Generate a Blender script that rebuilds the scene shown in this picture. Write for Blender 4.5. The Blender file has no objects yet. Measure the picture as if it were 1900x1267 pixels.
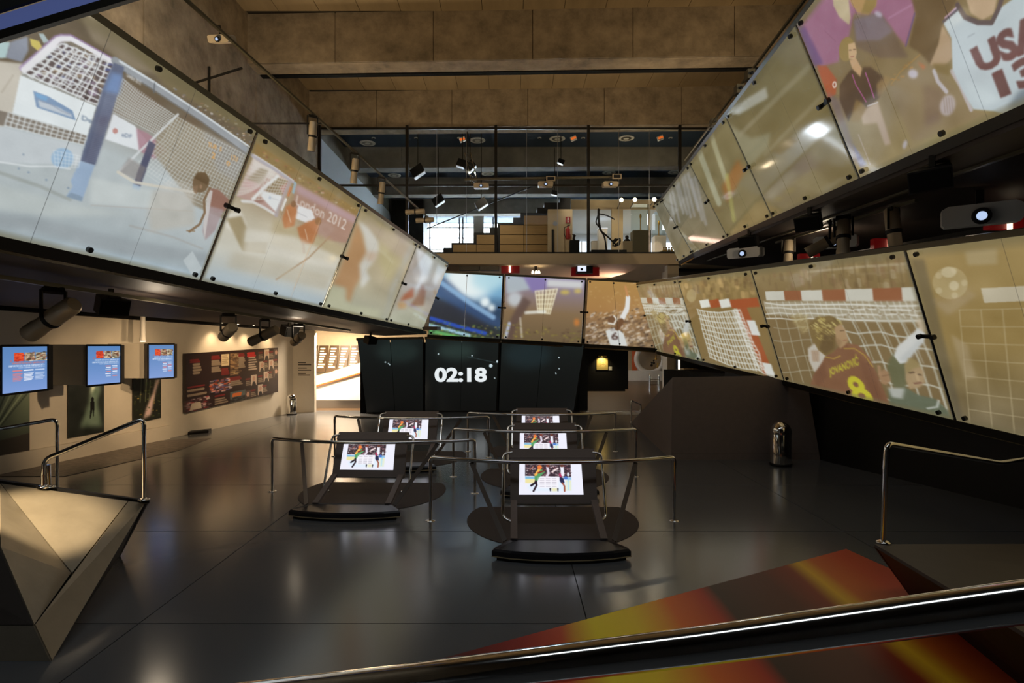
import bpy, math, random
import numpy as np
from mathutils import Vector, Matrix

# ------------------------------------------------------------------ camera, world, exposure
FPX, PX0, PY0, EYE = 1050.0, 950.0, 640.0, 2.5      # focal length in pixels, principal point / horizon of the 1900x1267 frame, eye height
scene = bpy.context.scene
C = scene.collection
cam_d = bpy.data.cameras.new('camera'); cam = bpy.data.objects.new('camera', cam_d); C.objects.link(cam)
cam.location = (0, 0, EYE); cam.rotation_euler = (math.pi/2, 0, 0)
cam_d.sensor_width = 36; cam_d.lens = FPX/1900*36; cam_d.shift_y = (PY0-633.5)/1900
cam_d.clip_start = 0.05; cam_d.clip_end = 300
scene.camera = cam
world = bpy.data.worlds.new('daylight'); scene.world = world; world.use_nodes = True
bg = world.node_tree.nodes['Background']; bg.inputs[0].default_value = (0.80, 0.90, 1.0, 1); bg.inputs[1].default_value = 22.0
scene.view_settings.view_transform = 'Standard'; scene.view_settings.look = 'None'
scene.cycles.use_adaptive_sampling = True; scene.cycles.adaptive_threshold = .04
scene.cycles.max_bounces = 5; scene.cycles.diffuse_bounces = 3; scene.cycles.glossy_bounces = 3; scene.cycles.transmission_bounces = 2; scene.cycles.transparent_max_bounces = 8
scene.view_settings.exposure = 0.0; scene.view_settings.gamma = 1.0; scene.view_settings.use_curve_mapping = False

def area_light(name, loc, target, size, power, col, size_y=None, spread=None):
    l = bpy.data.lights.new(name, 'AREA'); l.energy = power; l.color = col
    l.shape = 'RECTANGLE'; l.size = size; l.size_y = size_y or size
    if spread: l.spread = math.radians(spread)
    o = bpy.data.objects.new(name, l); C.objects.link(o); o.location = loc
    o.rotation_euler = (Vector(target)-Vector(loc)).to_track_quat('-Z', 'Y').to_euler(); return o
def spot_light(name, loc, target, power, col, angle=50, blend=0.6, rad=0.05):
    l = bpy.data.lights.new(name, 'SPOT'); l.energy = power; l.color = col; l.spot_size = math.radians(angle)
    l.spot_blend = blend; l.shadow_soft_size = rad
    o = bpy.data.objects.new(name, l); C.objects.link(o); o.location = loc
    o.rotation_euler = (Vector(target)-Vector(loc)).to_track_quat('-Z', 'Y').to_euler(); return o
def point_light(name, loc, power, col, rad=0.1):
    l = bpy.data.lights.new(name, 'POINT'); l.energy = power; l.color = col; l.shadow_soft_size = rad
    o = bpy.data.objects.new(name, l); C.objects.link(o); o.location = loc; return o
WARM = (1.0, 0.70, 0.40); WARM2 = (1.0, 0.80, 0.58); COOL = (0.75, 0.87, 1.0)
# unseen spots without fixtures, added to brighten the concrete roof beams
for (lx, ly, lz, tx, ty, tz, pw) in [(-6.6, 8.0, 4.9, -2, 17, 11.5, 380), (7.6, 8.5, 7.6, 3, 17, 11.5, 330), (-6.7, 14.5, 4.9, -3, 21.5, 11.0, 140), (7.6, 14.5, 7.6, 3, 21.8, 11.0, 140)]:
    spot_light('beam_fill', (lx, ly, lz), (tx, ty, tz), pw*1.5, (1.0, .76, .47), 120, 1.0, 0.3)
for sx in (-1, 1): spot_light('underside_fill', (sx*6.6, 18.6, 6.6), (sx*.5, 18.2, 11.2), 330, (1.0, .80, .56), 130, 1.0, .3)  # unseen pair of spots added to lighten the beam undersides
spot_light('wall_fill', (-5.6, 11.0, 7.2), (-8.0, 12.5, 9.0), 260, (1.0, .86, .68), 150, 1.0, .3)  # unseen spot added to lighten the upper left concrete
# ceiling lamps of the passages behind the hall
area_light('passage_lamp', (-7.0, 21.45, 3.0), (-7.3, 22.5, .3), 1.6, 620, WARM2, .5)
area_light('passage_rear_lamp', (-7.2, 23.6, 3.05), (-7.4, 23.6, 0), 2.4, 70, WARM2, .8)
area_light('annex_lamp', (5.2, 33.0, 4.2), (5.4, 34.0, 0), 2.5, 120, (1, .80, .55), 4.0)
area_light('under_mezzanine_lamp', (4.5, 25.5, 5.0), (2.5, 25.0, 6), 1.5, 40, (1, .62, .50), 1.5)
area_light('white_room_lamp', (6.6, 31.0, 9.2), (6.6, 31.0, 6), 5, 230, (.86, .90, 1.0), 4)
# unseen point lights added as fill under the two side soffits
for (lx, ly, lz, pw) in [(-5.4, 8.6, 2.95, 16), (-4.9, 13.0, 2.9, 14), (6.2, 7.6, 4.2, 22), (6.3, 11.5, 4.55, 22)]: point_light('soffit_fill', (lx, ly, lz), pw, (1, .82, .6), .15)
# unseen area light added overhead as dim general fill
area_light('overhead_fill', (1.0, 1.5, 12.0), (1.0, 5.0, 0), 14, 200, (.86, .94, 1.0), 1.6)

# ------------------------------------------------------------------ pixel geometry helpers (layout measured in the photograph, turned into metres)
def P(px, py, Y): return Vector(((px-PX0)/FPX*Y, Y, EYE-(py-PY0)/FPX*Y))
def G(px, py, z=0.0):
    Y = (EYE-z)*FPX/(py-PY0); return Vector(((px-PX0)/FPX*Y, Y, z))
def proj(v): return (PX0+FPX*v[0]/v[1], PY0-FPX*(v[2]-EYE)/v[1])
def lin(c):
    c = np.clip(np.asarray(c, dtype=np.float64)/255.0, 0, 1)
    return np.where(c <= 0.04045, c/12.92, ((c+0.055)/1.055)**2.4)
def L(r, g, b): return tuple(float(x) for x in lin((r, g, b)))
rng = np.random.default_rng(7); random.seed(7)

# ------------------------------------------------------------------ materials
def mat(name, col, rough=0.6, metal=0.0, spec=0.5, noise=0.0, nscale=6.0, bump=0.0, bscale=60.0, emit=None, estr=1.0, rnoise=0.0, alpha=None, stretch=None, coat=0.0):
    m = bpy.data.materials.new(name); m.use_nodes = True
    nt = m.node_tree; b = nt.nodes['Principled BSDF']
    b.inputs['Base Color'].default_value = (*col, 1); b.inputs['Roughness'].default_value = rough
    b.inputs['Metallic'].default_value = metal; b.inputs['Specular IOR Level'].default_value = spec
    if coat: b.inputs['Coat Weight'].default_value = coat; b.inputs['Coat Roughness'].default_value = 0.08
    if emit: b.inputs['Emission Color'].default_value = (*emit, 1); b.inputs['Emission Strength'].default_value = estr
    if noise or bump or rnoise:
        tc = nt.nodes.new('ShaderNodeTexCoord'); mp = nt.nodes.new('ShaderNodeMapping')
        nt.links.new(tc.outputs['Object'], mp.inputs[0])
        if stretch: mp.inputs['Scale'].default_value = stretch
        if noise:
            n = nt.nodes.new('ShaderNodeTexNoise'); n.inputs['Scale'].default_value = nscale; n.inputs['Detail'].default_value = 6; n.inputs['Roughness'].default_value = .65
            nt.links.new(mp.outputs[0], n.inputs['Vector'])
            r = nt.nodes.new('ShaderNodeMapRange'); r.inputs[1].default_value = .25; r.inputs[2].default_value = .75
            r.inputs[3].default_value = 1-noise; r.inputs[4].default_value = 1+noise
            nt.links.new(n.outputs[0], r.inputs[0])
            mx = nt.nodes.new('ShaderNodeMix'); mx.data_type = 'RGBA'; mx.blend_type = 'MULTIPLY'; mx.inputs[0].default_value = 1
            mx.inputs[6].default_value = (*col, 1); nt.links.new(r.outputs[0], mx.inputs[7]); nt.links.new(mx.outputs[2], b.inputs['Base Color'])
        if rnoise:
            n2 = nt.nodes.new('ShaderNodeTexNoise'); n2.inputs['Scale'].default_value = 1.3; n2.inputs['Detail'].default_value = 4
            nt.links.new(mp.outputs[0], n2.inputs['Vector'])
            r2 = nt.nodes.new('ShaderNodeMapRange'); r2.inputs[3].default_value = max(0, rough-rnoise); r2.inputs[4].default_value = rough+rnoise
            nt.links.new(n2.outputs[0], r2.inputs[0]); nt.links.new(r2.outputs[0], b.inputs['Roughness'])
        if bump:
            n3 = nt.nodes.new('ShaderNodeTexNoise'); n3.inputs['Scale'].default_value = bscale; n3.inputs['Detail'].default_value = 3
            nt.links.new(mp.outputs[0], n3.inputs['Vector'])
            bp = nt.nodes.new('ShaderNodeBump'); bp.inputs['Strength'].default_value = bump; bp.inputs['Distance'].default_value = .02
            nt.links.new(n3.outputs[0], bp.inputs['Height']); nt.links.new(bp.outputs[0], b.inputs['Normal'])
    return m
def img_mat(name, estr=0.0, base=1.0, rough=0.3, spec=0.5):
    """colour painted on the mesh (flat picture: projection, screen or print)"""
    m = bpy.data.materials.new(name); m.use_nodes = True; nt = m.node_tree; b = nt.nodes['Principled BSDF']
    a = nt.nodes.new('ShaderNodeAttribute'); a.attribute_name = 'picture'
    b.inputs['Roughness'].default_value = rough; b.inputs['Specular IOR Level'].default_value = spec
    if base == 1.0: nt.links.new(a.outputs['Color'], b.inputs['Base Color'])
    else: b.inputs['Base Color'].default_value = (base, base, base*.9, 1)
    if estr:
        nt.links.new(a.outputs['Color'], b.inputs['Emission Color']); b.inputs['Emission Strength'].default_value = estr
    return m
M = {}
M['floor'] = mat('floor_coating', L(88, 90, 93), .19, 0, .95, noise=.07, nscale=160, rnoise=.015)
M['floor_base'] = mat('floor_joint', L(18, 18, 18), .7)
M['floor_brown'] = mat('floor_polished_brown', L(86, 66, 44), .3, 0, .5, noise=.25, nscale=3)
M['concrete'] = mat('board_marked_concrete', L(150, 134, 110), .85, 0, .3, noise=.5, nscale=1.7, bump=.35, bscale=14)
M['concrete_dark'] = mat('concrete_joint', L(60, 52, 42), .9)
M['concrete_grey'] = mat('grey_concrete', L(132, 128, 120), .85, 0, .3, noise=.25, nscale=1.6, bump=.2, bscale=18)
M['ceil'] = mat('ceiling_board', L(170, 148, 112), .8, 0, .3, noise=.16, nscale=2.0, stretch=(1, .2, 1))
M['ceil_blue'] = mat('ceiling_dark_blue', L(44, 62, 84), .8)
M['white_wall'] = mat('painted_wall_white', L(205, 198, 184), .75, 0, .3, noise=.05, nscale=2)
M['blue_white'] = mat('painted_wall_cool', L(196, 204, 210), .8, 0, .3)
M['slab'] = mat('slab_edge_cream', L(226, 204, 168), .8)
M['tan_wall'] = mat('painted_wall_cream', L(196, 178, 148), .8, 0, .3, noise=.05)
M['black'] = mat('black_paint', L(22, 20, 19), .55, 0, .4, noise=.2, nscale=5)
M['black_matte'] = mat('black_matte', L(14, 13, 12), .9, 0, .2)
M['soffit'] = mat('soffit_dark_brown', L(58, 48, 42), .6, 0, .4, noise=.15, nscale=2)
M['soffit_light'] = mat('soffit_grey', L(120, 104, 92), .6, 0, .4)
M['frame'] = mat('frame_dark_steel', L(46, 42, 34), .4, .6, .5)
M['frame_olive'] = mat('channel_olive', L(104, 98, 78), .35, .3, .5)
M['channel'] = mat('channel_polished', L(150, 134, 104), .22, .85)
M['bolt'] = mat('bolt_black', L(16, 16, 17), .3, .2)
M['chrome'] = mat('chrome', (.84, .82, .78), .09, 1.0)
M['strut'] = mat('strut_steel', L(84, 76, 70), .4, .4)
M['steel_sat'] = mat('satin_steel', (.42, .41, .40), .34, 1.0)
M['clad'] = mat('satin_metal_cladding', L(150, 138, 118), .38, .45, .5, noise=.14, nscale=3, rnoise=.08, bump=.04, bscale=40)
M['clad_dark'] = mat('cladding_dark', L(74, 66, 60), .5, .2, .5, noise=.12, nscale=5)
M['wedge'] = mat('wedge_laminate', L(122, 108, 100), .45, 0, .5, noise=.08, nscale=10)
M['seat'] = mat('platform_rubber', L(30, 28, 32), .34, 0, .5)
M['edge_trim'] = mat('platform_edge', L(190, 170, 130), .4, .3)
M['panel_grey'] = mat('station_panel', L(112, 100, 94), .55, 0, .4, noise=.1, nscale=60)
M['disc'] = mat('recess_mat', L(72, 62, 58), .7, 0, .3, noise=.12, nscale=80)
M['lamp_metal'] = mat('spotlight_metal', L(196, 178, 148), .42, .25)
M['proj_body'] = mat('projector_case', L(186, 168, 138), .5, 0, .5)
M['lens'] = mat('lens_glass', L(20, 24, 40), .05, 0, .8, emit=(.55, .7, 1.0), estr=.9)
M['lens_warm'] = mat('lamp_lens_lit', (1, .9, .75), .2, emit=(1.0, .80, .52), estr=14)
M['lens_dark'] = mat('lamp_lens_dark', L(30, 28, 24), .1, 0, .7)
M['wood'] = mat('plywood', L(150, 122, 80), .6, 0, .4, noise=.14, nscale=3, stretch=(.3, 1, 4))
M['red'] = mat('red_paint', L(150, 26, 24), .5)
M['redlamp'] = mat('red_box', L(120, 20, 22), .5, emit=L(120, 14, 14), estr=.25)
M['tube'] = mat('lit_tube', (1, .95, .85), .3, emit=(1.0, .82, .55), estr=3.0)
M['white'] = mat('white_plastic', L(230, 228, 222), .5)
M['blueglass'] = mat('blue_lit_glass', L(60, 72, 110), .15, emit=L(72, 84, 132), estr=.75)
M['gold'] = mat('gilt', L(210, 170, 90), .35, .8)
M['bronze'] = mat('dark_bronze', L(34, 28, 24), .45, .4)
M['plinth'] = mat('plinth_olive', L(120, 114, 90), .7)
M['text'] = mat('printed_text_dark', L(40, 36, 32), .7)
M['text_lit'] = mat('projected_digits', (.9, .93, .95), .4, emit=(.74, .80, .83), estr=1.0)
M['orange'] = mat('orange_edge', L(190, 90, 40), .5)
def glass_mat(name, col, rough=0.02, ior=1.12):
    m = bpy.data.materials.new(name); m.use_nodes = True; nt = m.node_tree
    out = nt.nodes['Material Output']; nt.nodes.remove(nt.nodes['Principled BSDF'])
    tr = nt.nodes.new('ShaderNodeBsdfTransparent'); tr.inputs[0].default_value = (*col, 1)
    gl = nt.nodes.new('ShaderNodeBsdfGlossy'); gl.inputs['Roughness'].default_value = rough
    fr = nt.nodes.new('ShaderNodeFresnel'); fr.inputs[0].default_value = ior
    mx = nt.nodes.new('ShaderNodeMixShader')
    nt.links.new(fr.outputs[0], mx.inputs[0]); nt.links.new(tr.outputs[0], mx.inputs[1]); nt.links.new(gl.outputs[0], mx.inputs[2])
    nt.links.new(mx.outputs[0], out.inputs[0]); return m
M['glass'] = glass_mat('clear_glass', (.93, .95, .96))
M['glass_case'] = glass_mat('showcase_glass', (.88, .92, .90))

# ------------------------------------------------------------------ mesh helpers
ORG = {}
class MB:
    def __init__(s): s.v = []; s.f = []; s.sm = []
    def add(s, vs, fs, smooth=False):
        o = len(s.v); s.v += [Vector(v) for v in vs]
        for f in fs: s.f.append([i+o for i in f]); s.sm.append(smooth)
        return s
    def box(s, lo, hi):
        x0, y0, z0 = lo; x1, y1, z1 = hi
        return s.add([(x0,y0,z0),(x1,y0,z0),(x1,y1,z0),(x0,y1,z0),(x0,y0,z1),(x1,y0,z1),(x1,y1,z1),(x0,y1,z1)],
                     [(0,3,2,1),(4,5,6,7),(0,1,5,4),(1,2,6,5),(2,3,7,6),(3,0,4,7)])
    def obox(s, c, ax, ay, az):                       # half-axis vectors
        c, ax, ay, az = Vector(c), Vector(ax), Vector(ay), Vector(az)
        vs = [c+sx*ax+sy*ay+sz*az for sz in (-1,1) for sx, sy in ((-1,-1),(1,-1),(1,1),(-1,1))]
        return s.add(vs, [(0,3,2,1),(4,5,6,7),(0,1,5,4),(1,2,6,5),(2,3,7,6),(3,0,4,7)])
    def bar(s, a, b, w, h, up=(0,0,1)):
        a, b = Vector(a), Vector(b); d = b-a; l = d.length; d.normalize(); up = Vector(up)
        x = d.cross(up)
        if x.length < 1e-4: x = d.cross(Vector((0,1,0)))
        x.normalize(); y = x.cross(d)
        return s.obox((a+b)/2, d*l/2, x*w/2, y*h/2)
    def prism(s, poly, vec):
        n = len(poly); vec = Vector(vec); vs = [Vector(p) for p in poly]+[Vector(p)+vec for p in poly]
        fs = [tuple(range(n))[::-1], tuple(range(n, 2*n))]+[(i, (i+1) % n, n+(i+1) % n, n+i) for i in range(n)]
        return s.add(vs, fs)
    def tube(s, path, r, n=12, caps=True):
        path = [Vector(p) for p in path]; rs = r if isinstance(r, (list, tuple)) else [r]*len(path)
        rings = []; prev = None
        for i, p in enumerate(path):
            t = (path[min(i+1, len(path)-1)]-path[max(i-1, 0)]).normalized()
            if prev is None:
                u = t.cross(Vector((0,0,1)))
                if u.length < 1e-3: u = t.cross(Vector((0,1,0)))
            else: u = prev-t*prev.dot(t)
            u.normalize(); prev = u; w = t.cross(u)
            rings.append([p+rs[i]*(math.cos(a)*u+math.sin(a)*w) for a in [2*math.pi*k/n for k in range(n)]])
        vs = [v for ring in rings for v in ring]
        fs = [(i*n+k, i*n+(k+1) % n, (i+1)*n+(k+1) % n, (i+1)*n+k) for i in range(len(path)-1) for k in range(n)]
        s.add(vs, fs, True)
        if caps: s.add(rings[0], [tuple(range(n))[::-1]]); s.add(rings[-1], [tuple(range(n))])
        return s
    def lathe(s, prof, c=(0,0,0), axis=(0,0,1), n=20, smooth=True):
        axis = Vector(axis).normalized(); u = axis.cross(Vector((0,1,0)))
        if u.length < 1e-3: u = axis.cross(Vector((1,0,0)))
        u.normalize(); w = axis.cross(u); c = Vector(c)
        vs = [c+axis*h+r*(math.cos(2*math.pi*k/n)*u+math.sin(2*math.pi*k/n)*w) for r, h in prof for k in range(n)]
        fs = [(i*n+k, i*n+(k+1) % n, (i+1)*n+(k+1) % n, (i+1)*n+k) for i in range(len(prof)-1) for k in range(n)]
        s.add(vs, fs, smooth); m = len(prof)-1
        s.add([vs[k] for k in range(n)], [tuple(range(n))[::-1]]); s.add([vs[m*n+k] for k in range(n)], [tuple(range(n))])
        return s
    def build(s, name, material, parent=None, loc=None):
        if parent is not None: o0 = ORG[parent]
        elif loc is not None: o0 = Vector(loc)
        else:
            xs, ys, zs = zip(*s.v); o0 = Vector(((min(xs)+max(xs))/2, (min(ys)+max(ys))/2, min(zs)))
        me = bpy.data.meshes.new(name); me.from_pydata([tuple(v-o0) for v in s.v], [], s.f)
        me.polygons.foreach_set('use_smooth', s.sm)
        me.materials.append(M[material] if isinstance(material, str) else material); me.update()
        ob = bpy.data.objects.new(name, me); C.objects.link(ob); ORG[ob] = o0
        if parent is not None: ob.parent = parent
        else: ob.location = o0
        return ob
def empty(name, loc):
    o = bpy.data.objects.new(name, None); C.objects.link(o); o.location = loc; o.empty_display_size = .2; ORG[o] = Vector(loc); return o
def tag(o, label=None, cat=None, group=None, kind=None):
    if label: o['label'] = label
    if cat: o['category'] = cat
    if group: o['group'] = group
    if kind: o['kind'] = kind
    return o
def struct(o, label=None):
    o['kind'] = 'structure'
    if label: o['label'] = label
    return o
def copy_tree(o, parent=None):
    c = o.copy(); C.objects.link(c)
    if parent is not None: c.parent = parent; c.matrix_parent_inverse = Matrix()
    for ch in list(o.children): copy_tree(ch, c)
    return c
def arc(c, r, a0, a1, u, v, n=6):
    c, u, v = Vector(c), Vector(u), Vector(v)
    return [c+r*(math.cos(a0+(a1-a0)*i/n)*u+math.sin(a0+(a1-a0)*i/n)*v) for i in range(n+1)]
def fillet(pts, r, n=6):
    """polyline with rounded inner corners"""
    pts = [Vector(p) for p in pts]; out = [pts[0]]
    for i in range(1, len(pts)-1):
        a, b, c = pts[i-1], pts[i], pts[i+1]; d0 = (a-b); d1 = (c-b); rr = min(r, d0.length*.45, d1.length*.45)
        p0 = b+d0.normalized()*rr; p1 = b+d1.normalized()*rr
        for k in range(n+1):
            t = k/n; out.append((1-t)**2*p0+2*t*(1-t)*b+t*t*p1)
    return out+[pts[-1]]

# ------------------------------------------------------------------ painter: flat pictures drawn with numpy in the picture's own rectangle
def homography(src, dst):
    A = []
    for (x, y), (u, v) in zip(src, dst):
        A.append([x, y, 1, 0, 0, 0, -u*x, -u*y, -u]); A.append([0, 0, 0, x, y, 1, -v*x, -v*y, -v])
    return np.linalg.svd(np.array(A, float))[2][-1].reshape(3, 3)
_glyph = {}
def text_tris(s, off=.018):
    if (s, off) in _glyph: return _glyph[(s, off)]
    cu = bpy.data.curves.new('t', 'FONT'); cu.body = s; cu.offset = off; cu.resolution_u = 3
    ob = bpy.data.objects.new('t', cu); C.objects.link(ob)
    dg = bpy.context.evaluated_depsgraph_get(); me = ob.evaluated_get(dg).to_mesh()
    me.calc_loop_triangles(); v = np.array([tuple(q.co[:2]) for q in me.vertices])
    t = np.array([tuple(q.vertices) for q in me.loop_triangles])
    bpy.data.objects.remove(ob); bpy.data.curves.remove(cu)
    lo = v.min(0); hi = v.max(0); v = (v-lo)/(hi-lo); v[:, 1] = 1-v[:, 1]
    _glyph[(s, off)] = v[t]; return v[t]
class Canvas:
    def __init__(s, quad, w, h, col=(0, 0, 0)):       # quad: TL TR BR BL of the picture's rectangle in the units its strokes are given in
        s.w, s.h = int(w), int(h); s.a = np.zeros((s.h, s.w, 3), np.float32); s.a[:] = col
        s.H = homography(quad, [(0, 0), (s.w, 0), (s.w, s.h), (0, s.h)])
        q = np.array(quad, float); per = np.linalg.norm(q-np.roll(q, -1, 0), axis=1).sum(); s.k = 2*(s.w+s.h)/per
    def t(s, pts):
        p = np.c_[np.array(pts, float).reshape(-1, 2), np.ones(len(pts))]@s.H.T; return p[:, :2]/p[:, 2:]
    def _box(s, p, pad=2):
        x0, y0 = np.floor(p.min(0)-pad).astype(int); x1, y1 = np.ceil(p.max(0)+pad).astype(int)
        x0, y0 = max(x0, 0), max(y0, 0); x1, y1 = min(x1, s.w), min(y1, s.h)
        if x1 <= x0 or y1 <= y0: return None
        X, Y = np.meshgrid(np.arange(x0, x1)+.5, np.arange(y0, y1)+.5); return x0, y0, x1, y1, X, Y
    def _mix(s, b, m, col, a):
        x0, y0, x1, y1 = b[:4]; m = (m*a)[..., None].astype(np.float32); r = s.a[y0:y1, x0:x1]
        s.a[y0:y1, x0:x1] = r*(1-m)+m*np.array(col, np.float32)
    def _pmask(s, p, b):
        X, Y = b[4], b[5]; m = np.zeros(X.shape, bool); n = len(p)
        for i in range(n):
            (x0, y0), (x1, y1) = p[i], p[(i+1) % n]
            if y0 == y1: continue
            m ^= ((y0 > Y) != (y1 > Y)) & (X < (x1-x0)*(Y-y0)/(y1-y0)+x0)
        return m
    def poly(s, pts, col, a=1.0, soft=0):
        p = s.t(pts); b = s._box(p, 2+soft*3)
        if b is None: return s
        m = s._pmask(p, b).astype(np.float32)
        if soft: m = blur2(m, soft)
        s._mix(b, m, col, a); return s
    def line(s, pts, col, w=1.5, a=1.0, soft=.8):
        p = s.t(pts); w = max(w*s.k/2, .35)
        b = s._box(p, w+3)
        if b is None: return s
        X, Y = b[4], b[5]; d = np.full(X.shape, 1e9)
        for i in range(len(p)-1):
            e = p[i+1]-p[i]; l2 = max((e*e).sum(), 1e-9)
            t = np.clip(((X-p[i][0])*e[0]+(Y-p[i][1])*e[1])/l2, 0, 1)
            d = np.minimum(d, np.hypot(X-p[i][0]-t*e[0], Y-p[i][1]-t*e[1]))
        s._mix(b, np.clip((w+soft/2-d)/soft, 0, 1), col, a); return s
    def ell(s, cx, cy, rx, ry, col, a=1.0, rot=0, soft=0):
        an = np.linspace(0, 2*math.pi, 33)[:-1]; c, q = math.cos(rot), math.sin(rot)
        return s.poly([(cx+rx*math.cos(t)*c-ry*math.sin(t)*q, cy+rx*math.cos(t)*q+ry*math.sin(t)*c) for t in an], col, a, soft)
    def net(s, q, nu, nv, col, w=1.2, a=.9, sag=0, jit=0):
        q = np.array(q, float)
        def B(u, v): return (q[0]*(1-u)+q[1]*u)*(1-v)+(q[3]*(1-u)+q[2]*u)*v+np.array([0, sag*4*u*(1-u)])+rng.normal(0, 1, 2)*jit
        for i in range(nu+1): s.line([B(i/nu, k/6) for k in range(7)], col, w, a)
        for j in range(nv+1): s.line([B(k/8, j/nv) for k in range(9)], col, w, a)
        return s
    def text(s, st, q, col, a=1.0, off=.018):                   # q: TL TR BR BL of the text box
        T = text_tris(st, off); q = [np.array(x, float) for x in q]
        def B(p): u, v = p; return (q[0]*(1-u)+q[1]*u)*(1-v)+(q[3]*(1-u)+q[2]*u)*v
        P2 = [s.t([B(p) for p in tri]) for tri in T]; allp = np.concatenate(P2); b = s._box(allp)
        if b is None: return s
        m = np.zeros(b[4].shape, bool)
        for p in P2: m |= s._pmask(p, b)
        s._mix(b, blur2(m.astype(np.float32), .6), col, a); return s
    def grad(s, stops, axis=1):
        t = np.linspace(0, 1, s.h if axis else s.w); xs = [q[0] for q in stops]; cs = np.array([q[1] for q in stops], float)
        g = np.stack([np.interp(t, xs, cs[:, i]) for i in range(3)], -1)
        s.a[:] = g[:, None, :] if axis else g[None, :, :]; return s
    def speck(s, pts, cols, n, sz=2.0, a=.7, stretch=(1, 0)):
        """blurred crowd: many little strokes inside a polygon"""
        p = np.array(pts, float); lo, hi = p.min(0), p.max(0); k = 0
        def inside(x, y):
            r = False
            for i in range(len(p)):
                x0, y0 = p[i]; x1, y1 = p[(i+1) % len(p)]
                if (y0 > y) != (y1 > y) and x < (x1-x0)*(y-y0)/(y1-y0)+x0: r = not r
            return r
        while k < n:
            x, y = rng.uniform(lo, hi); k += 1
            if inside(x, y):
                l = sz*rng.uniform(.5, 2); s.line([(x, y), (x+stretch[0]*l, y+stretch[1]*l)], cols[rng.integers(len(cols))], sz*rng.uniform(.5, 1.3), a*rng.uniform(.4, 1))
        return s
    def cloud(s, amp=10, cell=24):
        g = rng.normal(0, 1, (s.h//cell+3, s.w//cell+3)); ys = np.linspace(0, g.shape[0]-2.001, s.h); xs = np.linspace(0, g.shape[1]-2.001, s.w)
        yi, xi = ys.astype(int), xs.astype(int); fy, fx = (ys-yi)[:, None], (xs-xi)[None, :]
        n = (g[yi][:, xi]*(1-fy)*(1-fx)+g[yi+1][:, xi]*fy*(1-fx)+g[yi][:, xi+1]*(1-fy)*fx+g[yi+1][:, xi+1]*fy*fx)
        s.a += (n*amp)[..., None]; return s
    def haze(s, col, a): s.a = s.a*(1-a)+np.array(col, np.float32)*a; return s
    def desat(s, k): m = s.a.mean(-1, keepdims=True); s.a = s.a*(1-k)+m*k; return s
    def grain(s, amp=5): s.a += rng.normal(0, amp, (s.h, s.w, 1)); return s
    def soft(s, r):
        for i in range(3): s.a[..., i] = blur2(s.a[..., i], r)
        return s
    def sample(s, u, v):
        x = np.clip(u*s.w-.5, 0, s.w-1.001); y = np.clip(v*s.h-.5, 0, s.h-1.001); xi, yi = x.astype(int), y.astype(int)
        fx, fy = (x-xi)[:, None], (y-yi)[:, None]; a = s.a; xj = np.minimum(xi+1, s.w-1); yj = np.minimum(yi+1, s.h-1)
        return a[yi, xi]*(1-fx)*(1-fy)+a[yi, xj]*fx*(1-fy)+a[yj, xi]*(1-fx)*fy+a[yj, xj]*fx*fy
def blur2(m, r):
    n = max(1, int(round(r)));  m = m.astype(np.float32)
    for _ in range(2):
        for ax in (0, 1):
            pad = [(n, n) if i == ax else (0, 0) for i in range(2)]
            c = np.cumsum(np.pad(m, pad, mode='edge'), axis=ax); c = np.insert(c, 0, 0, axis=ax)
            w = 2*n+1; L_ = m.shape[ax]
            m = (np.take(c, range(w, w+L_), axis=ax)-np.take(c, range(0, L_), axis=ax))/w
    return m
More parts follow.
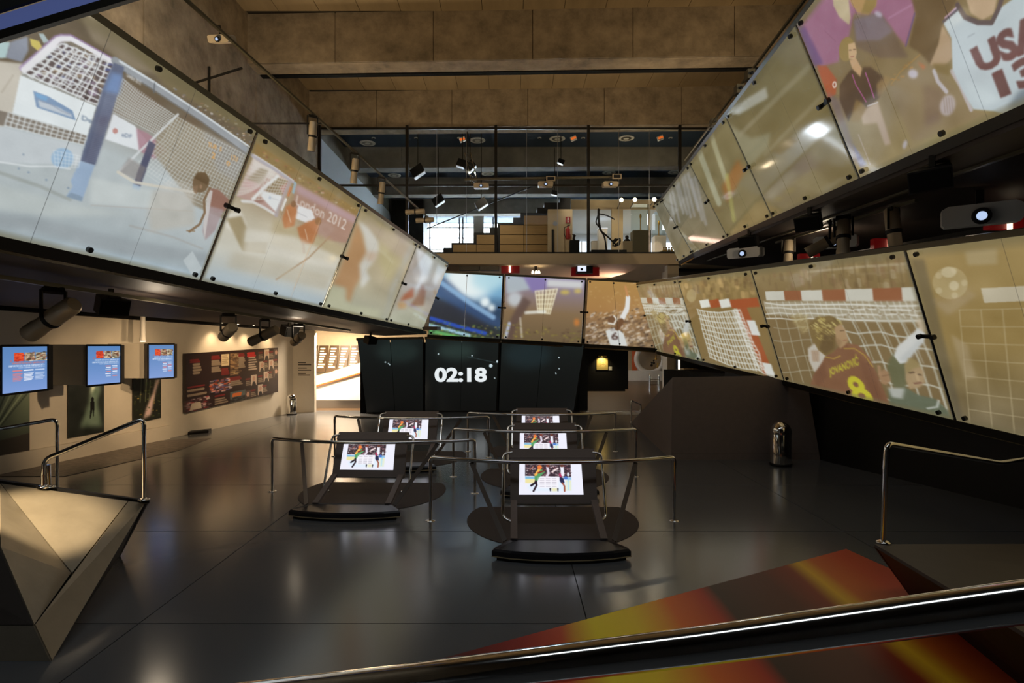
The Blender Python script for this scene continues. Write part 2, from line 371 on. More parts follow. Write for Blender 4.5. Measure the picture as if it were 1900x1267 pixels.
def picture(name, corners, canvas, material, parent=None, thick=.02, step=1.7, u0=0, u1=1, loc=None, gain=1.0):
    """slab whose front face (corners TL TR BR BL) carries the picture as mesh colours; its back and rim are plain"""
    TL, TR, BR, BL = [Vector(c) for c in corners]
    def pp(u, v): return (TL*(1-u)+TR*u)*(1-v)+(BL*(1-u)+BR*u)*v
    nx = max(4, int(canvas.w*(u1-u0)/step)); ny = max(4, int(canvas.h/step))
    u = np.linspace(u0, u1, nx+1); v = np.linspace(0, 1, ny+1); U, V = np.meshgrid(u, v); U, V = U.ravel(), V.ravel()
    tl, tr, br, bl = [np.array(c) for c in (TL, TR, BR, BL)]
    def bi(U, V): return (tl*(1-U[:, None])+tr*U[:, None])*(1-V[:, None])+(bl*(1-U[:, None])+br*U[:, None])*V[:, None]
    pts = bi(U, V); nrm = (TR-TL).cross(BL-TL).normalized()      # points away from the viewer's side (x right, y down)
    nrm = np.array(nrm); back = pts+nrm*thick
    n1 = len(pts); idx = np.arange(n1).reshape(ny+1, nx+1)
    q = np.stack([idx[:-1, :-1], idx[1:, :-1], idx[1:, 1:], idx[:-1, 1:]], -1).reshape(-1, 4)
    rim = np.concatenate([idx[0, :], idx[1:, -1], idx[-1, -2::-1], idx[-2:0:-1, 0]]); m = len(rim)
    allv = np.concatenate([pts, back[rim]]); ri = np.arange(m)+n1
    side = np.stack([rim, np.roll(rim, -1), np.roll(ri, -1), ri], -1)
    faces = [tuple(x) for x in np.concatenate([q, side]).tolist()]+[tuple(ri.tolist())]
    if parent is not None: o0 = ORG[parent]
    elif loc is not None: o0 = Vector(loc)
    else: o0 = Vector((*pts.mean(0)[:2], pts[:, 2].min()))
    me = bpy.data.meshes.new(name); me.from_pydata((allv-np.array(o0)).tolist(), [], faces)
    col = lin(canvas.sample(U, V))*gain; col = np.concatenate([col, np.full((m, 3), .03)])
    at = me.color_attributes.new('picture', 'FLOAT_COLOR', 'POINT')
    at.data.foreach_set('color', np.c_[col, np.ones(len(col))].astype(np.float32).ravel())
    me.materials.append(M[material]); me.update()
    ob = bpy.data.objects.new(name, me); C.objects.link(ob); ORG[ob] = o0
    if parent is not None: ob.parent = parent
    else: ob.location = o0
    return ob
M['projection'] = img_mat('projected_picture_on_glass', estr=.92, base=.035, rough=.07, spec=.6)
M['projection'].cycles.emission_sampling = 'NONE'
M['screen'] = img_mat('monitor_picture', estr=1.15, base=.02, rough=.25)
M['print'] = img_mat('printed_picture', estr=0, base=1.0, rough=.35)
# ------------------------------------------------------------------ THE SETTING
# floor of large coated slabs
fl = struct(MB().box((-13, -8, -.12), (13, 21.6, -.02)).build('floor', 'floor_base'))
xs = [-12.9, -11.4, -7.38, -3.35, .68, 4.45, 8.4, 12.9]; ys = [-7.9, -5.0, -2.5, 0.0, 2.55, 5.08, 7.6, 10.1, 12.6, 15.1, 17.6, 20.1, 21.6]
for i in range(len(xs)-1):
    for j in range(len(ys)-1):
        MB().box((xs[i]+.005, ys[j]+.005, -.03), (xs[i+1]-.005, ys[j+1]-.005, 0)).build('floor_slab', 'floor', fl)
fb = struct(MB().box((-13, 21.6, -.12), (13, 44, 0)).build('floor_annex', 'floor_brown'), 'polished brown floor of the rooms behind the hall')

# roof: boarded ceiling and deep concrete beams
ZC, ZB = 12.5, 11.05
ce = struct(MB().box((-13, -8, ZC+.06), (13, 44, ZC+.3)).build('ceiling', 'concrete_dark'))
def beam(YL, YR, zb, zt, thick, m, nseg, x0=-8.3, x1=12.5):
    a, b = Vector((x0, YL, zb)), Vector((x1, YR, zb)); t = Vector((0, thick, 0))
    o = MB().prism([a+Vector((0, .03, 0)), b+Vector((0, .03, 0)), b+t, a+t], (0, 0, zt-zb)).build('beam', m, ce)
    for k in range(nseg):
        p = a.lerp(b, k/nseg+.0006); q = a.lerp(b, (k+1)/nseg-.0006)
        MB().prism([p, q, q+Vector((0, .05, 0)), p+Vector((0, .05, 0))], (0, 0, zt-zb)).build('concrete_panel', m, o)
    return o
for k, (yl, yr, m, zt, zb) in enumerate([(12.0, 11.4, 'concrete', ZC, ZB), (17.15, 16.5, 'concrete', ZC+.02, ZB-.02), (22.35, 21.75, 'concrete', ZC, ZB),
                                 (27.4, 26.9, 'concrete_grey', 12.2, ZB), (32.2, 31.8, 'concrete_grey', 12.2, ZB), (37.0, 36.5, 'concrete_grey', 12.2, ZB)]):
    beam(yl, yr, zb, zt, .72, m, 7)
for (y0, y1, m) in [(6.0, 11.9, 'ceil'), (12.2, 16.95, 'ceil'), (17.4, 22.2, 'ceil')]:
    for k in range(17):
        MB().box((-8.2+k*1.22, y0, ZC), (-8.2+k*1.22+1.205, y1, ZC+.06)).build('ceiling_board', m, ce)
MB().prism([(-8.0, 17.98, 11.05), (12.4, 17.33, 11.05), (12.4, 17.53, 11.05), (-8.0, 18.18, 11.05)], (0, 0, .12)).build('black_conduit', 'black_matte', ce)
for (y0, y1) in [(23.1, 27.0), (28.1, 31.9), (32.9, 36.6), (37.7, 43.9)]:
    o = MB().box((-8.3, y0, 11.95), (12.5, y1, 12.05)).build('ceiling_panel', 'ceil_blue', ce)

# upper left concrete wall (behind the ribbon of screens) and its white continuation on the mezzanine
wl = struct(MB().box((-8.9, -8, 3.2), (-8.06, 23.4, ZC+.1)).build('wall_upper_left', 'concrete_dark'))
ysw = [-8, -2, 1.2, 3.9, 6.6, 9.5, 12.3, 14.9, 17.7, 20.4, 23.4]
for j in range(len(ysw)-1):
    for (z0, z1) in [(3.2, 8.9), (8.915, ZC+.08)]:
        MB().box((-8.08, ysw[j]+.008, z0), (-8.0-.012*(j % 2), ysw[j+1]-.008, z1)).build('concrete_panel', 'concrete', wl)
w2 = struct(MB().box((-8.6, 23.4, 6.06), (-7.95, 44, 11.1)).build('wall_mezzanine_left', 'blue_white'))
struct(MB().box((-8.6, 23.4, 11.1), (-8.0, 44, 12.2)).build('trim_1', 'concrete_grey'))
# outer shell
struct(MB().box((12.4, -8, -.1), (12.9, 44, ZC+.2)).build('wall_outer_right', 'black'))
struct(MB().box((-13, -8.4, -.1), (13, -8, ZC+.2)).build('wall_back', 'black'))
struct(MB().box((-13, -8, -.1), (-12.6, 44, 6.0)).build('wall_outer_left', 'black'))

# lower left white wall
WA, WB = Vector((-10.25, 9.3, 0)), Vector((-8.12, 21.0, 0)); wd = (WB-WA).normalized(); WN = Vector((wd.y, -wd.x, 0))  # WN points into the hall
W0 = WA-wd*7.5
def WP(s, z, off=0): return WA+wd*s+WN*off+Vector((0, 0, z))          # s metres along the wall from WA
wall = struct(MB().prism([W0, WB, WB-WN*.25, W0-WN*.25], (0, 0, 3.6)).build('wall_left', 'white_wall'))
def wall_s(px):                                        # distance along the wall seen at column px (points on the wall plane)
    k = (px-PX0)/FPX; return (k*WA.y-WA.x)/(wd.x-k*wd.y)
def wall_pt(px, py, off=0):
    a = WA+WN*off; k = (px-PX0)/FPX; s = (k*a.y-a.x)/(wd.x-k*wd.y); Y = a.y+wd.y*s
    return P(px, py, Y)
# return wall and passage at the far left end
struct(MB().box((-8.5, 21.0, 0), (-7.33, 21.2, 3.3)).build('wall_return', 'white_wall'))
for (px, py, w) in [(549, 672, 14), (549, 676, 24), (549, 682, 16), (549, 686, 24), (549, 692, 14), (549, 695, 22)]:
    a = P(px+4, py, 20.985); b = P(px+4+w, py+1.6, 20.985)
    MB().box((a.x, 20.985, b.z), (b.x, 21.0, a.z)).build('lettering', 'text', bpy.data.objects['wall_return'])
struct(MB().box((-13, 25.3, 0), (-2.6, 25.6, 5.6)).build('wall_passage_end', 'tan_wall'))
struct(MB().box((-13, 20.9, 3.12), (-2.6, 25.6, 3.3)).build('ceiling_passage', 'white_wall'))
struct(MB().box((-2.9, 21.5, 0), (-2.6, 25.6, 5.6)).build('wall_passage_right', 'black'))

# left soffit under the ribbon
def LT(Y): t = (Y-8.25)/10.75; return Vector((-3.71+t*1.575, Y, 5.60-t*.42))
def LB(Y): t = (Y-8.25)/10.75; return Vector((-4.54+t*1.55, Y, 3.43-t*.43))
def wall_line(Y, z): t = (Y-WA.y)/(WB.y-WA.y); p = WA.lerp(WB, t); return Vector((p.x, Y, z))
s0, s1, s2 = 2.0, 19.6, 21.2
sof = MB()
def strip(y0, y1, f0, f1, th=.08):
    return [f0(y0), f0(y1), f1(y1), f1(y0)]
zin = lambda Y: LB(Y).z-.14
mid = lambda Y: Vector((LB(Y).x-1.5, Y, zin(Y)-.02))
out_ = lambda Y: wall_line(Y, 3.30-.016*(Y-9.3))
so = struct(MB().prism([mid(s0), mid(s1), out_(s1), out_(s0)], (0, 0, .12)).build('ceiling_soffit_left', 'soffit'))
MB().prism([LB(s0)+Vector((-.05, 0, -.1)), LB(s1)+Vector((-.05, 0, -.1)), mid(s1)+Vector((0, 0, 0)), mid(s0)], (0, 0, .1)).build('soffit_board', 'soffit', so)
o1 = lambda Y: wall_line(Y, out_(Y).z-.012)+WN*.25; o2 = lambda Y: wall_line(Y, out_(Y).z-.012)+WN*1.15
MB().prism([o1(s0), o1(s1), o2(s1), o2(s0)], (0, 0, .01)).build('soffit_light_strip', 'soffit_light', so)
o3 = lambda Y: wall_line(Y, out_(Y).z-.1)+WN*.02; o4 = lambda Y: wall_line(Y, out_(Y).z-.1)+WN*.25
MB().prism([o3(s0), o3(s1), o4(s1), o4(s0)], (0, 0, .1)).build('black_trim', 'black_matte', so)  # matte black trim along the top of the left wall
struct(MB().prism([(-9, 19.6, 3.02), (-2.6, 19.6, 3.02), (-2.6, 21.0, 3.06), (-9, 21.0, 3.06)], (0, 0, .12)).build('ceiling_soffit_end', 'soffit_light'))

# mezzanine slab and its glazing
sl = struct(MB().box((-8.5, 22.0, 5.64), (12.5, 44, 6.06)).build('floor_mezzanine', 'slab'))
MB().box((-8.5, 21.97, 6.06), (12.5, 22.1, 6.11)).build('glazing_channel', 'black', sl)
gz = struct(empty('window_1', (0, 22.05, 6.1)))
gx = [-7.5, P(755, 0, 22).x, P(920, 0, 22).x, P(1092, 0, 22).x, P(1262, 0, 22).x, 11.0]
zl = [11.05, 11.0]
for k, x in enumerate(gx):
    MB().box((x-.055, 22.0, 6.1), (x+.055, 22.11, 11.05)).build('mullion', 'frame', gz)
for k in range(len(gx)-1):
    MB().box((gx[k]+.055, 22.02, 8.68), (gx[k+1]-.055, 22.09, 8.75)).build('transom', 'frame', gz)
    MB().box((gx[k]+.055, 22.02, 10.9), (gx[k+1]-.055, 22.09, 10.97)).build('head_rail', 'frame', gz)
    MB().box((gx[k]+.055, 22.05, 6.11), (gx[k+1]-.055, 22.06, 8.68)).build('pane', 'glass', gz)
    MB().box((gx[k]+.055, 22.05, 8.75), (gx[k+1]-.055, 22.06, 10.9)).build('pane', 'glass', gz)
for k in range(1, 4):
    for t in (1/3, 2/3):
        x = gx[k]+(gx[k+1]-gx[k])*t; MB().box((x-.008, 22.045, 6.11), (x+.008, 22.065, 10.9)).build('glass_joint', 'steel_sat', gz)
# far wall of the mezzanine with a band of windows
YF = 42.0
fw = struct(MB().box((-8.6, YF, -.1), (12.5, YF+.3, 6.3)).build('wall_far', 'blue_white'))
struct(MB().box((-8.6, YF, 12.0), (12.5, YF+.3, ZC+.2)).build('trim_2', 'concrete_grey'))
struct(MB().box((3.0, YF, 6.3), (12.5, YF+.3, 12.0)).build('wall_far_upper', 'blue_white'))
wn = struct(empty('window_2', (-3, YF, 8.6)))
for x in (-8.5, -6.1, -3.9, -3.65, -1.4, 0.8, 3.0): MB().box((x-.06, YF, 6.3), (x+.06, YF+.15, 12.0)).build('mullion', 'steel_sat', wn)
for z in (6.35, 7.6, 8.65, 9.6, 10.45, 11.2, 11.55): MB().box((-8.6, YF, z-.04), (3.0, YF+.15, z+.04)).build('transom', 'white', wn)
MB().box((-8.6, YF+.17, 6.3), (3.0, YF+.18, 12.0)).build('pane', 'glass', wn)
# round columns on the mezzanine and below
struct(MB().lathe([(.36, 6.06), (.36, 12.1)], (P(888, 0, 38.5).x, 38.5, 0), n=24).build('trim_3', 'concrete_grey'), 'round concrete column before the far windows')
struct(MB().box((P(735, 0, 38).x, 36.5, 6.06), (P(792, 0, 38).x, 38.5, 11.9)).build('wall_mezzanine_dark', 'black'))

# right side: soffit under the upper ribbon, black wall under the lower ribbon
def UT(Y): t = (Y-8)/10.5; return Vector((4.007+t*.873, Y, 7.018+t*.22))
def UB(Y): t = (Y-8)/10.5; return Vector((4.907+t*1.013, Y, 4.847+t*.648))
def RT(Y): t = (Y-8)/12.6; return Vector((5.55-t*1.04, Y, 3.83+t*.85))
def RB(Y): t = (Y-8)/12.6; return Vector((6.26-t*1.02, Y, 1.43+t*.85))
ui = lambda Y: UB(Y)+Vector((.05, 0, -.16)); uo = lambda Y: Vector((12.4, Y, UB(Y).z-.55))
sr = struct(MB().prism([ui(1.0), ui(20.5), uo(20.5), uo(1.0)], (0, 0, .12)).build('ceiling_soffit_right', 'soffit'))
for dx in (.55,):
    a, b = ui(1.0)+Vector((dx, 0, -.03)), ui(19.0)+Vector((dx, 0, -.03))
    MB().bar(a, b, .06, .05).build('soffit_rib', 'frame_olive', sr)
wr = struct(MB().prism([(8.95, 4.6, 0), (6.74, 12.2, 0), (6.2, 16.5, 0), (6.6, 16.5, 0), (7.1, 12.4, 0), (9.3, 4.8, 0)], (0, 0, 4.4)).build('wall_right', 'black'))
struct(MB().prism([(8.95, 4.6, 0), (12.4, 4.2, 0), (12.4, 4.6, 0), (9.3, 4.8, 0)], (0, 0, 4.0)).build('wall_right_return', 'black'))
# back wall of the side gallery seen through the gap over the lower ribbon
struct(MB().prism([(5.6, 20.9, 0), (7.2, 16.6, 0), (12.4, 16.6, 0), (12.4, 20.9, 0)], (0, 0, 1.6)).build('wall_gallery_block', 'black'))
# annex at the back right: side walls, black cabinet wall
struct(MB().box((P(1232, 0, 24).x, 23.5, 0), (P(1232, 0, 24).x+.3, 24.3, 5.6)).build('wall_annex_right', 'tan_wall'))
struct(MB().box((-2.6, 41.0, 0), (12.4, 41.3, 5.6)).build('wall_annex_end', 'tan_wall'))
struct(MB().box((P(1258, 0, 23).x, 23.0, 0), (12.4, 23.3, 5.6)).build('wall_gallery_end', 'black'))
# bracket column under the slab
struct(MB().box((P(1237, 0, 22.3).x, 22.15, 4.9), (P(1257, 0, 22.3).x, 22.6, 5.64)).build('trim_4', 'tan_wall'))
# ------------------------------------------------------------------ RIBBONS OF PROJECTION SCREENS
TAN = (150, 132, 92)
def px_quad(corners): return [proj(c) for c in corners]
def canvas_for(corners, col=TAN, k=1.35, mx=760):
    q = px_quad(corners); q2 = np.array(q)
    w = max(np.linalg.norm(q2[0]-q2[1]), np.linalg.norm(q2[3]-q2[2])); h = max(np.linalg.norm(q2[0]-q2[3]), np.linalg.norm(q2[1]-q2[2]))
    return Canvas(q, min(mx, max(60, w*k)), min(int(mx*.8), max(60, h*k)), col)
def screen(label, corners, paint, panes=3, base=TAN, gap=.035, material='projection', name='projection_screen', group=None, bolts=True, clamp=True, gain=1.0, step=1.45):
    """one framed unit of a ribbon: glass panes, top and bottom rail, side profile, clamps and bolts"""
    TL, TR, BR, BL = [Vector(c) for c in corners]
    cv = canvas_for(corners, base); paint(cv)
    if name == 'projection_screen' and 'back' not in (group or ''):          # the picture stops short of the glass edge
        u_, v_ = np.meshgrid((np.arange(cv.w)+.5)/cv.w, (np.arange(cv.h)+.5)/cv.h)
        m_ = np.clip(np.minimum(np.minimum(u_/.022, (1-u_)/.022), np.minimum(v_/.06, (1-v_)/.035)), 0, 1)**1.6; m_ = .35+.65*blur2(m_, 1)
        cv.a = cv.a*m_[..., None]+np.array((112, 103, 74), np.float32)*(1-m_)[..., None]
    base_pt = (BL+BR)/2; root = empty(name, (base_pt.x, base_pt.y, min(BL.z, BR.z)))
    tag(root, label, 'screen', group)
    L_ = ((TR-TL).length+(BR-BL).length)/2; g = gap/L_
    for i in range(panes):
        a = g+(1-2*g)*i/panes; b = g+(1-2*g)*(i+1)/panes-((.014/L_) if i < panes-1 else 0)
        picture('pane', corners, cv, material, root, .022, step, a, b, gain=gain)
    n = (TR-TL).cross(BL-TL).normalized(); up = (TL-BL).normalized()
    MB().bar(TL+up*.03+n*.05, TR+up*.03+n*.05, .10, .06, up=n).build('top_rail', 'frame_olive', root)
    MB().bar(BL-up*.05+n*.04, BR-up*.05+n*.04, .12, .10, up=n).build('bottom_rail', 'frame', root)
    MB().bar(BL-up*.13+n*.08, BR-up*.13+n*.08, .06, .05, up=n).build('bottom_channel', 'channel', root)
    MB().bar(BR+n*.06-up*.05, TR+n*.06+up*.03, .05, .05, up=n).build('side_profile', 'frame', root)
    if bolts:
        def P2(u, v): return (TL*(1-u)+TR*u)*(1-v)+(BL*(1-u)+BR*u)*v
        for u in (.05, .5, .95):
            for v in (.025, .965):
                c = P2(u, v); MB().lathe([(.034, -.05), (.034, -.01), (.02, -.01), (.02, .03)], c, n, 10).build('bolt', 'bolt', root)
    if clamp:
        c = (TR+BR)/2; d = (TR-TL).normalized()
        MB().obox(c-n*.03, d*.13, up*.028, n*.015).build('clamp', 'bolt', root)
        for s in (-.12, .12): MB().lathe([(.038, -.085), (.038, -.03)], c+d*s, n, 10).build('clamp_knob', 'bolt', root)
    return root

# ---- pictures -----------------------------------------------------------------
BR_ = (112, 96, 70); W_ = (226, 232, 232)
def p_L0(c):
    k = 3.726
    f = lambda *ps: [(x/k, y/k) for x, y in ps]
    c.grad([(0, (122, 110, 90)), (.28, (140, 136, 126)), (.5, (184, 194, 196)), (.75, (178, 188, 190)), (1, (156, 170, 176))])
    c.poly(f((-400, -500), (1850, 880), (1850, 1150), (1250, 850), (800, 500), (420, 230), (150, 440), (-400, 420)), (108, 95, 76))
    c.poly(f((560, 120), (760, 130), (1000, 330), (1300, 560), (900, 470), (640, 280)), (146, 132, 108), .8, 5); c.poly(f((880, 300), (1800, 860), (1800, 960), (1150, 600)), (126, 112, 76), .7, 6)
    c.speck(f((1180, 600), (1800, 920), (1800, 1100), (1340, 780)), [(206, 186, 150), (150, 112, 84), (84, 66, 58), (216, 212, 206), (120, 130, 160)], 520, 2.4, .8)
    c.poly(f((-400, 300), (70, 290), (40, 400), (-400, 420)), (176, 204, 204)); c.poly(f((70, 290), (190, 250), (195, 350), (150, 430), (40, 400)), (142, 150, 166), .95, 1)
    c.poly(f((205, 265), (270, 285), (292, 330), (270, 358), (215, 315)), (206, 190, 96)); c.poly(f((265, 230), (300, 232), (335, 285), (300, 300)), (172, 190, 190))
    c.poly(f((-400, 380), (155, 440), (140, 620), (60, 860), (-400, 1000)), (202, 196, 182), .97, 2); c.line(f((10, 640), (90, 520)), (170, 162, 146), 2, .6)
    c.poly(f((140, 520), (665, 735), (600, 935), (85, 780)), (224, 232, 234)); c.poly(f((228, 628), (330, 665), (500, 765), (522, 832), (250, 742)), (128, 156, 190)); c.poly(f((240, 640), (330, 672), (320, 700), (250, 672)), (120, 170, 214), .9)
    c.poly(f((262, 690), (400, 742), (490, 790), (500, 812), (270, 738)), (206, 214, 220), .85, 1); c.line(f((280, 700), (350, 722), (420, 765), (480, 790)), (140, 150, 170), 2, .6); c.text('De', f((567, 795), (640, 822), (634, 856), (562, 830)), (120, 138, 160))
    c.poly(f((-200, 720), (85, 785), (600, 935), (580, 1000), (30, 870), (-200, 840)), (132, 122, 110), .95); c.net(f((60, 780), (600, 938), (580, 1000), (30, 870)), 14, 3, (214, 220, 220), 1.8, .9, 0, .5)
    c.poly(f((-200, 850), (30, 880), (570, 1010), (545, 1140), (-200, 1120)), (196, 204, 208), .95, 2);
    c.poly(f((420, 285), (790, 440), (660, 725), (165, 505)), (96, 84, 84)); c.speck(f((420, 285), (790, 440), (660, 725), (165, 505)), [(84, 96, 150), (150, 132, 154), (70, 56, 52), (176, 156, 126), (110, 90, 80)], 150, 5.5, .8)
    c.net(f((425, 300), (790, 440), (665, 725), (170, 505)), 9, 8, (226, 230, 230), 2.6, .95, 0, 1.2); c.net(f((425, 300), (700, 410), (520, 665), (170, 505)), 7, 5, (220, 226, 228), 1.9, .85, 0, 3.0)
    c.line(f((160, 478), (395, 268), (430, 258), (490, 258), (790, 425)), (170, 140, 200), 11, .7); c.line(f((165, 485), (400, 275), (430, 268), (490, 268), (790, 432)), (230, 230, 234), 9)
    c.poly(f((850, 545), (1215, 800), (1090, 935), (770, 770)), (116, 102, 86), .97, 1)
    for i in range(26):
        t = i/25; c.line(f((850+365*t, 545+255*t), (800+330*t, 660+200*t), (770+320*t, 770+165*t)), (206, 214, 212), 1.5, .85)
    for i in range(13):
        t = i/12; c.line(f((850-80*t, 545+225*t), (960-70*t, 630+180*t+18), (1215-125*t, 800+135*t)), (206, 214, 212), 1.5, .85)
    c.poly(f((780, 785), (930, 870), (1012, 972), (960, 1042), (725, 962)), (222, 228, 232), .97, 1); c.text('eDF', f((842, 915), (912, 930), (908, 958), (838, 944)), (120, 136, 160)); c.ell(795/k, 905/k, 5, 5, (190, 120, 110), .8)
    c.poly(f((940, 885), (1020, 920), (1160, 1040), (1060, 1100), (960, 1042)), (168, 122, 136), .85, 2)
    c.poly(f((1215, 800), (1760, 1080), (1640, 1560), (1340, 1420), (1060, 1060), (1085, 940)), (146, 134, 112), .9, 3); c.poly(f((1400, 900), (1760, 1080), (1690, 1300), (1500, 1180)), (140, 142, 146), .5, 8)
    for i in range(30):
        t = i/29; c.line(f((1215+520*t, 800+290*t), (1130+520*t, 960+300*t), (930+640*t, 1150+330*t)), (208, 214, 212), 1.4, .8)
    for i in range(20):
        t = i/19; c.line(f((1215-285*t, 800+350*t), (1440-260*t, 915+380*t+25), (1735-170*t, 1090+400*t)), (208, 214, 212), 1.3, .75)
    c.line(f((1230, 790), (1085, 930), (960, 1050), (830, 1180)), (214, 220, 222), 5, .8)
    for tx, q in [('TUR  5', ((1440, 980), (1535, 1018), (1530, 1050), (1435, 1012))), ('2', ((1465, 1050), (1492, 1060), (1486, 1100), (1460, 1090))), ('LTU', ((1602, 1068), (1645, 1086), (1640, 1120), (1597, 1102))), ('0', ((1567, 1110), (1592, 1118), (1588, 1150), (1564, 1142)))]: c.text(tx, f(*q), (222, 160, 84))
    c.line(f((800, 425), (1050, 580), (1400, 815), (1780, 1090)), (150, 156, 162), 17); c.line(f((830, 425), (1070, 570), (1410, 795), (1790, 1060)), (208, 216, 220), 5, .95); c.line(f((800, 455), (1040, 610), (1390, 840), (1760, 1110)), (120, 126, 132), 4, .6)
    c.text('London 2012', f((880, 500), (978, 562), (970, 588), (872, 526)), (226, 230, 232)); c.line(f((1068, 575), (1062, 640)), (100, 106, 112), 3, .8)
    c.poly(f((785, 432), (858, 462), (835, 570), (770, 790), (655, 1142), (552, 1112), (700, 640), (745, 520)), (98, 108, 134), .98, 1); c.poly(f((770, 500), (850, 520), (820, 650), (715, 630)), (116, 146, 194), .9, 5); c.poly(f((690, 800), (755, 810), (652, 1140), (575, 1112)), (84, 86, 108), .7, 5)
    for i in range(40): c.line(f((735-3.6*i, 640+12*i), (812-4*i, 655+12*i)), (160, 172, 196), 1, .45)
    c.poly(f((552, 1112), (655, 1142), (640, 1180), (565, 1388), (455, 1358), (500, 1290), (487, 1250)), (152, 176, 204), .97, 1); c.poly(f((455, 1358), (490, 1330), (570, 1360), (565, 1395)), (132, 152, 172), .9, 1)
    c.poly(f((1030, 970), (1075, 1000), (1000, 1200), (970, 1290), (920, 1270)), (78, 80, 106), .92, 1); c.poly(f((920, 1270), (970, 1290), (965, 1320), (910, 1305)), (150, 176, 204), .9, 1)
    c.poly(f((890, 1090), (1010, 1160), (970, 1260), (820, 1190)), (140, 132, 128), .6, 3); c.line(f((815, 1190), (930, 1260), (1100, 1290), (1350, 1330)), (208, 204, 190), 7, .95)
    c.ell(430/k, 1095/k, 21, 19, (146, 182, 214), .85, 0, 1); c.net(f((370, 1040), (560, 1080), (540, 1160), (380, 1150)), 7, 4, (226, 234, 238), 1, .7); c.line(f((-200, 1090), (200, 1150), (370, 1150), (480, 1168)), (228, 234, 236), 3, .7)
    for x, y in [(128, 1165), (195, 1192), (318, 1243), (160, 1068), (470, 1300)]: c.ell(x/k, y/k, 2, 2, (130, 150, 170), .9)
    c.line(f((-200, 1160), (0, 1195), (280, 1290), (480, 1380)), (150, 156, 150), 7, .6, 5); c.poly(f((-300, 1200), (200, 1330), (450, 1400), (900, 1480), (350, 1500), (-300, 1420)), (196, 204, 200), .6, 8)
    c.poly(f((630, 1228), (1060, 1316), (1060, 1440), (620, 1410)), (202, 210, 208), .7, 5); c.line(f((630, 1418), (1000, 1440), (1330, 1460)), (176, 168, 160), 2, .6, 3)
    c.poly(f((-300, 1440), (280, 1510), (900, 1660), (1480, 1760), (1480, 1820), (850, 1760), (250, 1600), (-300, 1540)), (150, 158, 162), .65, 8); c.poly(f((-300, 1600), (400, 1680), (1400, 1890), (1400, 1990), (-300, 1760)), (178, 200, 214), .65, 9)
    c.poly(f((1060, 1310), (1340, 1330), (1350, 1560), (1040, 1600), (1020, 1480)), (188, 180, 164), .55, 8); c.ell(1210/k, 1350/k, 34, 28, (200, 198, 190), .4, .2, 4); c.line(f((900, 1560), (1200, 1640), (1400, 1720)), (160, 150, 140), 5, .35, 5)
    # athlete
    c.poly(f((1440, 1300), (1510, 1310), (1595, 1390), (1560, 1460), (1490, 1470), (1440, 1430)), (150, 108, 92), .95, 2); c.poly(f((1430, 1420), (1545, 1450), (1490, 1590), (1420, 1660), (1400, 1600)), (166, 146, 146), .85, 3); c.poly(f((1440, 1310), (1470, 1320), (1440, 1500), (1415, 1650), (1405, 1560), (1425, 1400)), (206, 202, 198), .85, 1)
    c.line(f((1450, 1300), (1410, 1380), (1415, 1470), (1380, 1550), (1310, 1600)), (134, 108, 80), 7, .95); c.line(f((1345, 1598), (1290, 1595)), (142, 116, 84), 3, .95)
    c.ell(1388/k, 1262/k, 15, 19, (122, 98, 70), .97, .25); c.poly(f((1340, 1230), (1365, 1190), (1420, 1190), (1450, 1240), (1430, 1280), (1380, 1250)), (104, 82, 56), .95, 1); c.poly(f((1330, 1290), (1370, 1280), (1360, 1340), (1340, 1330)), (140, 112, 84), .9, 1); c.ell(1388/k, 1290/k, 2.5, 4, (160, 128, 98), .8)
    c.poly(f((1265, 1800), (1330, 1735), (1398, 1858), (1335, 1915)), (190, 200, 202), .8, 1)
    c.desat(.1).cloud(3, 30).grain(2.5).soft(.8)
